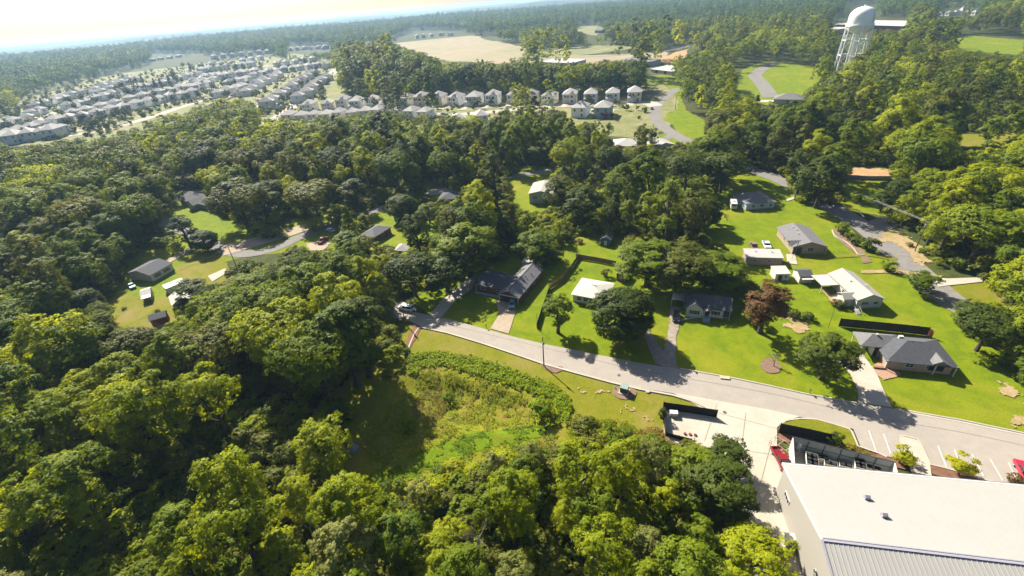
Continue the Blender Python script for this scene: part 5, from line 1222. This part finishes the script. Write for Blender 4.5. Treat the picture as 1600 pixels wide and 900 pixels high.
# ---------------------------------------------------------------- where the photograph shows open ground (no crown in front) and sunlit ground (no shadow)
CLEAR = [
 [(835,425),(905,400),(1050,450),(1060,575),(830,525)], [(618,470),(690,470),(690,500),(655,515),(622,500)],
 [(328,368),(352,372),(440,376),(442,405),(345,410)], [(270,325),(345,335),(400,372),(330,378),(262,345)],
 [(235,86),(285,82),(290,92),(240,98)],
 [(626,480),(680,470),(735,425),(820,402),(850,430),(850,520),(1000,545),(1060,450),(1150,455),(1165,520),(1235,500),(1240,595),(1300,600),(1340,500),(1500,560),(1600,600),(1600,900),(1215,900),(1190,830),(1160,790),(1160,745),(1158,705),(1100,697),(1035,665),(1000,668),(960,655),(900,640),(893,672),(850,690),(790,695),(740,704),(690,718),(640,742),(590,752),(560,728),(540,690),(560,640),(640,560),(660,520)],
 [(855,440),(885,425),(1000,440),(1010,500),(900,470),(860,520)],
 [(1115,340),(1145,260),(1200,270),(1225,280),(1240,320),(1320,330),(1320,285),(1370,285),(1385,330),(1370,350),(1450,430),(1530,435),(1470,470),(1500,560),(1380,520),(1240,500),(1220,440),(1155,400),(1105,370)],
 [(1315,262),(1390,262),(1385,283),(1318,283)],
 [(1368,355),(1400,350),(1445,385),(1450,420),(1530,432),(1540,470),(1500,480),(1440,430)],
 [(1490,455),(1560,455),(1560,470),(1510,480)],
 [(900,373),(965,370),(980,395),(990,440),(960,420),(905,415),(880,395)],
 [(802,278),(835,272),(862,290),(858,325),(832,332),(805,320)], [(812,262),(860,262),(858,276),(815,277)],
 [(575,328),(600,318),(618,345),(645,380),(690,368),(662,352),(700,360),(655,382),(600,385),(590,360)],
 [(655,286),(668,282),(690,296),(712,297),(712,312),(685,312),(665,300)],
 [(235,345),(262,340),(320,372),(350,400),(385,400),(440,385),(480,380),(525,365),(535,380),(500,392),(440,378),(350,420),(335,400),(265,365)],
 [(275,298),(325,292),(330,330),(355,345),(390,372),(345,385),(300,352),(280,330)],
 [(440,345),(472,343),(478,365),(520,360),(515,350),(480,380),(448,368)],
 [(165,470),(200,462),(195,440),(205,405),(235,385),(275,398),(300,390),(345,408),(352,440),(330,448),(290,440),(262,505),(225,520),(180,500)],
 [(565,358),(590,360),(588,375),(568,372)],[(612,374),(640,376),(640,390),(615,390)],
 [(-20,228),(-20,188),(55,176),(62,152),(82,147),(140,127),(175,120),(225,116),(255,118),(262,107),(300,102),(330,92),(420,82),(440,102),(525,100),(527,118),(520,140),(520,162),(700,158),(1000,152),(1015,168),(1060,138),(1045,170),(1020,188),(985,187),(950,188),(895,184),(870,169),(820,164),(790,165),(760,182),(690,176),(600,172),(560,172),(520,175),(470,178),(410,180),(398,152),(345,150),(290,168),(155,210)],
 [(450,72),(515,70),(515,80),(450,84)],
 [(608,64),(640,50),(720,46),(728,56),(745,62),(815,70),(820,85),(730,96),(690,94),(655,80)],
 [(745,96),(820,90),(880,80),(960,78),(1035,80),(1045,76),(1090,66),(1105,72),(1060,86),(1020,93),(960,93),(840,97)],
 [(820,84),(860,76),(960,72),(1000,74),(960,82),(880,86)],
 [(898,40),(925,37),(930,55),(905,48)], [(1158,118),(1195,97),(1285,108),(1272,126),(1250,150),(1205,154),(1150,138)],
 [(1210,145),(1250,143),(1262,152),(1210,158)],
 [(1005,122),(1052,118),(1060,150),(1066,176),(1085,183),(1112,208),(1080,213),(1060,190),(1050,180),(1040,180),(1015,185)],
 [(1488,58),(1520,54),(1600,64),(1600,80),(1540,78),(1495,76)], [(1490,208),(1600,206),(1600,226),(1500,228)],
 [(1300,28),(1415,28),(1415,45),(1300,45)], [(1302,105),(1316,38),(1320,8),(1366,8),(1368,40),(1345,85),(1325,90),(1320,105)],
 [(955,216),(995,214),(998,228),(960,230)], [(1018,212),(1062,210),(1075,222),(1030,232)], [(1140,250),(1200,268),(1230,290),(1190,295),(1160,290)],
 [(918,48),(945,46),(943,55),(918,55)], [(1465,12),(1530,12),(1530,22),(1465,24)],
 [(1160,385),(1235,380),(1232,440),(1195,440),(1160,420)],
 
]
SUNLIT = [
 [(655,515),(850,530),(1050,572),(1240,600),(1400,640),(1600,670),(1600,900),(1225,900),(1195,800),(1150,720),(1090,690),(1000,670),(900,650),(880,690),(600,750),(600,720),(700,660),(690,610),(640,540)],
 [(735,470),(790,475),(850,440),(838,520),(730,500)], [(1110,345),(1225,320),(1320,360),(1400,400),(1470,470),(1500,580),(1600,640),(1560,660),(1240,600),(1240,500),(1220,420),(1150,385)],
 [(1020,455),(1150,500),(1240,600),(1060,570),(1010,500)],
 [(165,470),(265,475),(260,515),(215,520)], [(285,335),(345,345),(400,375),(350,395)], [(595,350),(620,345),(690,365),(600,388)], [(803,280),(858,325),(810,320)],
 [(-20,225),(60,150),(300,85),(525,100),(520,162),(1000,158),(985,178),(690,172),(410,176),(300,164),(150,208)],
 [(620,65),(720,50),(820,78),(720,96)], [(900,375),(960,378),(970,395),(905,410)],[(1165,115),(1280,110),(1250,150),(1160,140)],[(1490,210),(1600,210),(1600,225),(1500,226)],
 [(1320,265),(1390,265),(1390,280),(1320,320),(1370,285)], [(1490,60),(1600,66),(1600,80),(1500,75)], [(850,430),(960,440),(860,520)],
]
GS = 4
def raster(polys):
    Wm, Hm = 1600//GS, 900//GS; m_ = np.zeros((Hm, Wm), bool); yy, xx = np.mgrid[0:Hm, 0:Wm]; X = xx*GS+GS/2; Y = yy*GS+GS/2
    for p in polys:
        c = np.zeros_like(m_); n = len(p); j = n-1
        for i in range(n):
            (xa, ya), (xb, yb) = p[i], p[j]
            if ya != yb: c ^= ((ya > Y) != (yb > Y)) & (X < (xb-xa)*(Y-ya)/(yb-ya)+xa)
            j = i
        m_ |= c
    return m_
MC, MS = raster(CLEAR), raster(SUNLIT)
def hit(mask, u, v):
    i, j = int(v//GS), int(u//GS)
    return 0 <= i < mask.shape[0] and 0 <= j < mask.shape[1] and mask[i, j]
cot = 1/math.tan(SUN_EL)
def allowed(x, y, rad, H, base, gz):
    if hit(MC, *proj(x, y, gz)): return False
    if x > 36 and y < 62: return False
    bad = 0
    for fr, zz in ((.0, H), (.5, H*.93), (.8, H*.75), (.95, (H+base)/2), (.7, base)):
        for a in range(0, 360, 60):
            px = x+rad*fr*math.cos(R(a)); py = y+rad*fr*math.sin(R(a))
            if hit(MC, *proj(px, py, gz+zz)): bad += 1
            sx = px-math.cos(SUN_AZ)*cot*zz; sy = py-math.sin(SUN_AZ)*cot*zz
            if hit(MS, *proj(sx, sy, gz)): bad += .5
            if bad > 1: return False
    return True
def in_view(x, y, rad, H):
    for zz in (0, H*.6, H):
        u, v = proj(x, y, zz)
        d = rad*FPX/max(y*math.cos(PITCH)+(CAM_H-zz)*math.sin(PITCH), 5)
        if -d < u < 1600+d and -d < v < 900+d: return True
    return False
def kind_here(u, v, d):
    """which prototype and leaf colour grows where, read off the photograph"""
    x = random.random()
    if d < 150 and v > 560:
        if u < 620: return (random.choice(['broad_b','tall_a','broad_a','broad_d','open_a']), 'lime' if x < .66 else 'pale' if x < .72 else 'mid')
        return (random.choice(['broad_b','tall_a','broad_d','open_a','broad_a']), 'lime' if x < .40 else 'pale' if x < .55 else 'mid')
    if u < 480 and v > 230: return (random.choice(['broad_c','broad_a','broad_c','round_a','broad_d','open_a','tall_a']), 'olive' if x < .35 else 'mid' if x < .68 else 'lime' if x < .86 else 'dark')
    if u > 1330 and v > 200: return (random.choice(['broad_a','broad_b','broad_c','broad_d']), 'lime' if x < .6 else 'mid')
    if 400 < u < 760 and v > 390: return (random.choice(['broad_a','broad_b']), 'lime' if x < .45 else 'mid' if x < .8 else 'olive')
    return (random.choice(['broad_a','broad_b','broad_c','tall_a','pine_a','cone_a' if x < .3 else 'tall_a']), 'mid' if x < .42 else 'dark' if x < .60 else 'olive' if x < .80 else 'lime')
cands = []
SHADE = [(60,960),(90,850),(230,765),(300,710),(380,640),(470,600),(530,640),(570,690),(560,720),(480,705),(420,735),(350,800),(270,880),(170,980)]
def scatter(d0, d1, sp, smin, smax, only=None):
    n = int(2*d1/sp)+2
    for i in range(n):
        for j in range(int(d1/sp)+2):
            x = -d1+(i+.5*(j % 2))*sp+random.uniform(-.38,.38)*sp; y = (j)*sp*.87-20+random.uniform(-.38,.38)*sp
            d = math.hypot(x, y)
            if not d0 <= d < d1 or y < -10: continue
            s = random.uniform(smin, smax)
            if d < 60: s *= .85
            u, v = proj(x, y, 10)
            if only and not inside((u, v), only): continue
            pr, lf = kind_here(u, v, d); sp_ = SPEC[pr]
            if 380 < d < 800 and 505 < u < 1060 and v < 158: s *= 1.6
            if not in_view(x, y, sp_[1]*s, sp_[2]*s): continue
            gz = ground_z(x, y); ok = False; fu, fv = proj(x, y, 6)
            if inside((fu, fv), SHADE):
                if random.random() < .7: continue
                s = min(s, random.uniform(.4, .6)); lf = 'dark'  # low trees here get dark leaves, painting the shade of the gap
            for k in (1, .75, .55):
                if allowed(x, y, sp_[1]*s*k, sp_[2]*s*k, sp_[2]*s*k*.3, gz): s *= k; ok = True; break
            if not ok or s < .4: continue
            if any((x-a)**2+(y-b_)**2 < (c_*.75+2)**2 for a, b_, c_ in HERO_XY): continue
            if d > 300 and any((x-a)**2+(y-b_)**2 < 100 for a, b_ in HOUSES_XY): continue
            cands.append((d, x, y, s, pr, lf, u, v))
scatter(0, 110, 8.4, .65, 1.3); scatter(110, 230, 9.6, .65, 1.5); scatter(230, 620, 12, .95, 1.55); scatter(620, 1500, 14, 1.15, 1.75)
scatter(1500, 3600, 20, 1.5, 2.2)
scatter(420, 900, 9.5, 1.0, 1.5, [(525,100),(620,66),(700,98),(760,102),(1000,100),(1045,105),(1050,146),(1000,147),(700,149),(540,150)])
cands.sort(key=lambda c: c[0]); NEAR = 262
def where(u, v):
    if v > 560 and u < 380: return 'in the dense wood at the lower left corner', 'w1'
    if v > 640 and u < 620: return 'in the bright grove at the bottom centre left', 'w2'
    if v > 640: return 'in the mixed thicket between the hollow and the driveway', 'w3'
    if u > 1330: return 'in the wood filling the right edge', 'w4'
    if u < 240: return 'in the old wood at the left edge', 'w5'
    if u < 660 and v > 400: return 'in the tall wood left of the hollow', 'w6'
    if u < 660: return 'in the wood around the left street', 'w7'
    return 'in the wood behind the front yards', 'w8'
ADJ = {'lime': 'bright yellow green', 'mid': 'mid green', 'olive': 'olive green', 'dark': 'dark green', 'pale': 'pale greyish green'}
WN = {'w1':'lower left wood','w2':'bottom centre grove','w3':'thicket by the driveway','w4':'right edge wood','w5':'left edge wood','w6':'wood left of the hollow','w7':'left street wood','w8':'wood behind the yards'}
regs = {}
for c in cands[:NEAR]: regs.setdefault(where(c[6], c[7])[1], []).append(c)
for wk, lst in regs.items():
    lst.sort(key=lambda c: -c[7]); per = 8 if len(lst) > 16 else 6
    for k in range(0, len(lst), per):
        rw = sorted(lst[k:k+per], key=lambda c: c[6])
        for i, (d, x, y, s, pr, lf, u, v) in enumerate(rw):
            nm = {'pine_a': 'pine_tree', 'cone_a': 'cedar_tree'}.get(pr, 'broadleaf_tree'); kd = {'pine_tree':'pine','cedar_tree':'cedar'}.get(nm, 'tree')
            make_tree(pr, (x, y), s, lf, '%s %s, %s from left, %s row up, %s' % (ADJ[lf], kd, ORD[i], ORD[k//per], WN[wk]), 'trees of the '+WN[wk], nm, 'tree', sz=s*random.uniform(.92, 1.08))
print('TREES', len(cands), 'near limit', cands[min(NEAR, len(cands)-1)][0])
# ---------------------------------------------------------------- the rest of the woodland: one object of instanced trees
def lod(name, kind, RR, H, lobes, clumps, leaves, size, lf):
    me = crown_mesh(name, kind, RR, H, lobes, clumps, leaves, size, LEAF[lf]); o = bpy.data.objects.new(name, me); return o
MIDP = ['broad_a','broad_b','broad_c','tall_a','round_a','pine_a','cone_a']
variants = {}
def variant(pr, lf, far):
    key = (pr, lf, far)
    if key not in variants:
        kd, RR, H, lo, cl, le, sz = SPEC[pr]
        if far == 2: o = lod('woodland_crown', kd, RR, H, max(14, lo//3), 7, 4, sz*2.6, 'far')
        elif far == 1: o = lod('woodland_crown', kd, RR, H, int(lo*.6), 10, 6, sz*1.6, lf)
        else:
            me = CROWN[pr].copy(); me.materials[0] = LEAF[lf]; o = bpy.data.objects.new('woodland_crown', me)
        variants[key] = (len(variants), o)
    return variants[key][0]
pts = []; att = {'kind': [], 'rot': [], 'scl': []}
for d, x, y, s, pr, lf, u, v in cands[NEAR:]:
    far = 0 if d < 330 else 1 if d < 1100 else 2
    if far == 2: lf = 'far'
    pts.append((x, y, ground_z(x, y))); att['kind'].append(variant(pr, lf, far)); att['rot'].append(random.uniform(0, 6.28)); att['scl'].append(s)
def instancer(name, pts, att, objs, kind='stuff', label=None):
    me = bpy.data.meshes.new(name); me.from_pydata(pts, [], [])
    for k, ty in (('kind','INT'),('rot','FLOAT'),('scl','FLOAT')):
        a = me.attributes.new(k, ty, 'POINT'); a.data.foreach_set('value', att[k])
    o = bpy.data.objects.new(name, me); COL.objects.link(o); tag(o, label, kind=kind)
    ng = bpy.data.node_groups.new(name+'_nodes', 'GeometryNodeTree')
    ng.interface.new_socket('Geometry', in_out='INPUT', socket_type='NodeSocketGeometry'); ng.interface.new_socket('Geometry', in_out='OUTPUT', socket_type='NodeSocketGeometry')
    gi = ng.nodes.new('NodeGroupInput'); go = ng.nodes.new('NodeGroupOutput'); jn = ng.nodes.new('GeometryNodeJoinGeometry')
    def named(nm, ty):
        n = ng.nodes.new('GeometryNodeInputNamedAttribute'); n.data_type = ty; n.inputs['Name'].default_value = nm; return n.outputs[0]
    kk, rr, ss = named('kind','INT'), named('rot','FLOAT'), named('scl','FLOAT')
    cb = ng.nodes.new('ShaderNodeCombineXYZ'); ng.links.new(rr, cb.inputs['Z'])
    for i, ob in objs:
        oi = ng.nodes.new('GeometryNodeObjectInfo'); oi.inputs['Object'].default_value = ob; oi.inputs['As Instance'].default_value = True
        cm = ng.nodes.new('FunctionNodeCompare'); cm.data_type = 'INT'; cm.operation = 'EQUAL'
        ia = [s_ for s_ in cm.inputs if s_.type == 'INT' and s_.enabled]; ng.links.new(kk, ia[0]); ia[1].default_value = i
        ip = ng.nodes.new('GeometryNodeInstanceOnPoints')
        ng.links.new(gi.outputs[0], ip.inputs['Points']); ng.links.new(cm.outputs[0], ip.inputs['Selection']); ng.links.new(oi.outputs['Geometry'], ip.inputs['Instance'])
        ng.links.new(cb.outputs[0], ip.inputs['Rotation']); ng.links.new(ss, ip.inputs['Scale']); ng.links.new(ip.outputs[0], jn.inputs[0])
    ng.links.new(jn.outputs[0], go.inputs[0])
    mo = o.modifiers.new('scatter', 'NODES'); mo.node_group = ng; return o
instancer('woodland', pts, att, list(variants.values()), label='the woodland beyond the nearest trees, thousands of crowns out to the hazy hills')
upts = []; uatt = {'kind': [], 'rot': [], 'scl': []}
for i in range(150):
    for j in range(90):
        x = -260+(i+.5*(j % 2))*3.6+random.uniform(-1.3,1.3); y = 5+j*3.1+random.uniform(-1.3,1.3)
        if y > 280 or not in_view(x, y, 2, 3): continue
        s = random.uniform(.7, 1.7)
        if not allowed(x, y, 2*s, 2.6*s, .2, ground_z(x, y)): continue
        if any((x-a)**2+(y-b_)**2 < (c_*.6)**2 for a, b_, c_ in HERO_XY): continue
        k = random.random()
        upts.append((x, y, ground_z(x, y)-.1)); uatt['kind'].append(0 if k < .45 else 1 if k < .75 else 2); uatt['rot'].append(random.uniform(0, 6.28)); uatt['scl'].append(s)
uo = []
for i, (pr, lf) in enumerate((('shrub_a','mid'),('shrub_b','olive'),('shrub_b','lime'))):
    me = CROWN[pr].copy(); me.materials[0] = LEAF[lf]; uo.append((i, bpy.data.objects.new('undergrowth_bush', me)))
instancer('undergrowth', upts, uatt, uo, label='low bushes and saplings filling the gaps between the nearer trees')
for ti, (u, v, s) in enumerate(sorted([(150,168,1.0),(196,150,1.1),(207,158,1.0),(222,150,1.2),(232,147,1.1),(246,141,1.3),(255,140,1.2),(268,135,1.3),(278,132,1.3),(212,146,1),(120,178,.9),(135,165,.9),(72,172,1.1),(85,168,1.0),(330,120,.9),(340,119,1),(350,118,1),(362,117,1),(372,116,1),(384,115,1),(395,114,.9),(300,112,1),(290,116,1),(410,113,.8)])):
    q = at(u, v); pr = random.choice(['cone_a','broad_b','pine_a','tall_a']); make_tree(pr, q, s, 'dark' if u < 300 else 'mid', 'tall dark tree, %s of those among the left estate houses' % (ORD[ti]+' from left' if ti < 12 else ORD[23-ti]+' from right'), 'tall trees among the estate houses', 'estate_tree')
# small street trees of the estate, still individual
g = 'young street trees of the estate'
for i, p in enumerate(line((432,182),(520,116),16)+line((446,188),(528,118),12)):
    q = at(p[0]+random.uniform(-2,2), p[1]+random.uniform(-1,1)); make_tree('young_a', q, random.uniform(1.1,1.7), 'olive', 'small round street tree, %s upwards on the %s side of the slanting street' % (ORD[i % 16], 'left' if i < 16 else 'right'), g, 'young_tree')
for i, p in enumerate(line((710,182),(850,175),8)):
    q = at(p[0]+random.uniform(-3,3), p[1]); make_tree('young_a', q, random.uniform(.9,1.3), 'mid', 'small young tree, %s from left along the street of the long row' % ORD[i], 'young trees before the long row', 'young_tree')
for i, p in enumerate(line((95,200),(300,160),18)+line((130,192),(290,150),10)):
    q = at(p[0]+random.uniform(-4,4), p[1]+random.uniform(-2,2)); make_tree('young_a', q, random.uniform(1.2,2.0), 'dark', 'small dark tree, %s from left on the %s line of the left estate' % (ORD[i % 18], 'front' if i < 18 else 'second'), 'small trees of the left estate', 'young_tree')

gp = []; ga = {'kind': [], 'rot': [], 'scl': []}; ROADP = [q for px, wd in SUBROADS for q in ribbon_pts(px)]
EST = [[(-10,228),(-10,190),(60,152),(140,127),(225,116),(300,100),(420,84),(525,100),(505,155),(410,182),(395,152),(290,168),(150,214)], [(410,182),(520,160),(700,158),(1010,155),(1010,188),(900,190),(700,184),(560,182)]]
hx = np.array(HOUSES_XY); rx = np.array([(q.x, q.y) for q in ROADP])
for _ in range(4800):
    pl = EST[0] if random.random() < .8 else EST[1]; u = random.uniform(min(a for a, _b in pl), max(a for a, _b in pl)); v = random.uniform(84, 228)
    if not inside((u, v), pl): continue
    q = at(u, v)
    if random.random() > min(1, (300/q.length)**-1.2*.45): continue
    if np.min((hx[:,0]-q.x)**2+(hx[:,1]-q.y)**2) < 95 or np.min((rx[:,0]-q.x)**2+(rx[:,1]-q.y)**2) < 60: continue
    gp.append((q.x, q.y, 0)); big = random.random() < .16; ga['kind'].append(3 if big else random.choice([0,1,2])); ga['rot'].append(random.uniform(0,6)); ga['scl'].append(random.uniform(.5,.8) if big else random.uniform(.8,1.7))
go_ = []
for i, (pr, lf) in enumerate((('young_a','mid'),('shrub_a','dark'),('young_a','olive'),('broad_d','dark'))):
    me = CROWN[pr].copy(); me.materials[0] = LEAF[lf]; go_.append((i, bpy.data.objects.new('garden_plant', me)))
print('GARDEN', len(gp))
instancer('garden_greenery', gp, ga, go_, label='hundreds of small garden trees and bushes among the estate houses')
# ---------------------------------------------------------------- ground growth
def growth(name, px, mtl, n, size, hgt, label, wob=.4, hz=0.0):
    P = [at(*p) for p in px]; poly = [(p.x, p.y) for p in chaikin(P, 2)]
    x0 = min(p[0] for p in poly); x1 = max(p[0] for p in poly); y0 = min(p[1] for p in poly); y1 = max(p[1] for p in poly)
    out = []; tries = 0
    while len(out) < n and tries < n*20:
        tries += 1; x = random.uniform(x0, x1); y = random.uniform(y0, y1)
        if not inside((x+wob*noise.noise((x,y,3)), y+wob*noise.noise((x,y,8))), poly): continue
        cl = noise.noise((x*.45, y*.45, 2.2))*.5+noise.noise((x*1.3, y*1.3, 6))*.3+.5
        if cl < hz: continue
        out.append((x, y, ground_z(x, y)+.1+hgt*max(cl, 0.05)*random.uniform(.7, 1.0)))
    P = np.array(out); N = rng.normal(size=P.shape)*.5+np.array([0,0,1.0])
    me = quad_mesh(name, P, N, size*rng.uniform(.5, 1.3, len(P)), mtl); o = bpy.data.objects.new(name, me); COL.objects.link(o); tag(o, label, kind='stuff'); return o
growth('undergrowth', [(640,556),(672,548),(720,556),(780,570),(830,590),(872,606),(893,624),(892,662),(876,668),(870,640),(850,622),(800,606),(740,588),(700,572),(660,575),(645,592),(636,575)], LEAF['kudzu'], 15000, .20, 1.45, 'thick band of leafy creeper along the rim of the hollow', wob=1.6, hz=.13)
growth('undergrowth', [(560,700),(600,660),(640,600),(660,575),(700,575),(800,610),(868,640),(872,662),(760,668),(690,692),(600,735)], LEAF['brush'], 7500, .12, .9, 'dry brown weeds scattered in the hollow', hz=.5)
growth('undergrowth', [(560,690),(600,650),(640,600),(660,575),(700,575),(800,610),(868,640),(872,662),(760,668),(690,692),(600,735)], LEAF['kudzu'], 10000, .15, .95, 'green weeds scattered in the hollow', hz=.42)
growth('undergrowth', [(585,745),(640,716),(700,690),(760,668),(830,660),(880,668),(860,700),(780,712),(700,735),(640,760)], LEAF['kudzu'], 3500, .14, .35, 'bright leafy growth on the lower side of the hollow', hz=.5)
growth('undergrowth', [(640,640),(655,605),(690,600),(698,625),(690,655),(660,668)], LEAF['red'], 2600, .10, 1.3, 'dead brown brush patch at the shadow edge of the hollow', hz=.3)
growth('undergrowth', [(985,680),(1030,664),(1042,690),(1080,700),(1095,712),(1060,722),(1000,710)], LEAF['brush'], 5000, .12, .9, 'tan dry grass beside the concrete pad', hz=.25)
growth('undergrowth', [(900,660),(985,655),(1010,680),(990,700),(900,700),(880,680)], LEAF['lime'], 6000, .13, .8, 'scrubby green growth above the thicket', hz=.45)
growth('undergrowth', [(1318,690),(1345,703),(1375,715),(1370,722),(1330,712)], LEAF['brush'], 700, .12, .6, 'low ornamental grasses behind the parking kerb', hz=.3)

# ---------------------------------------------------------------- air
hm = bpy.data.materials.new('haze_air'); hm.use_nodes = True; t = hm.node_tree; t.nodes.clear()
o_ = t.nodes.new('ShaderNodeOutputMaterial'); pv = t.nodes.new('ShaderNodeVolumePrincipled'); pv.inputs['Color'].default_value = (.40,.63,.95,1); pv.inputs['Density'].default_value = .0001; pv.inputs['Anisotropy'].default_value = .2
t.links.new(pv.outputs[0], o_.inputs['Volume'])
hz_ = MB().box((0,7000,30), (27000,16000,140)).build('haze', hm); hz_.location = (0,0,0); tag(hz_, kind='stuff')
hz_.display_type = 'WIRE'
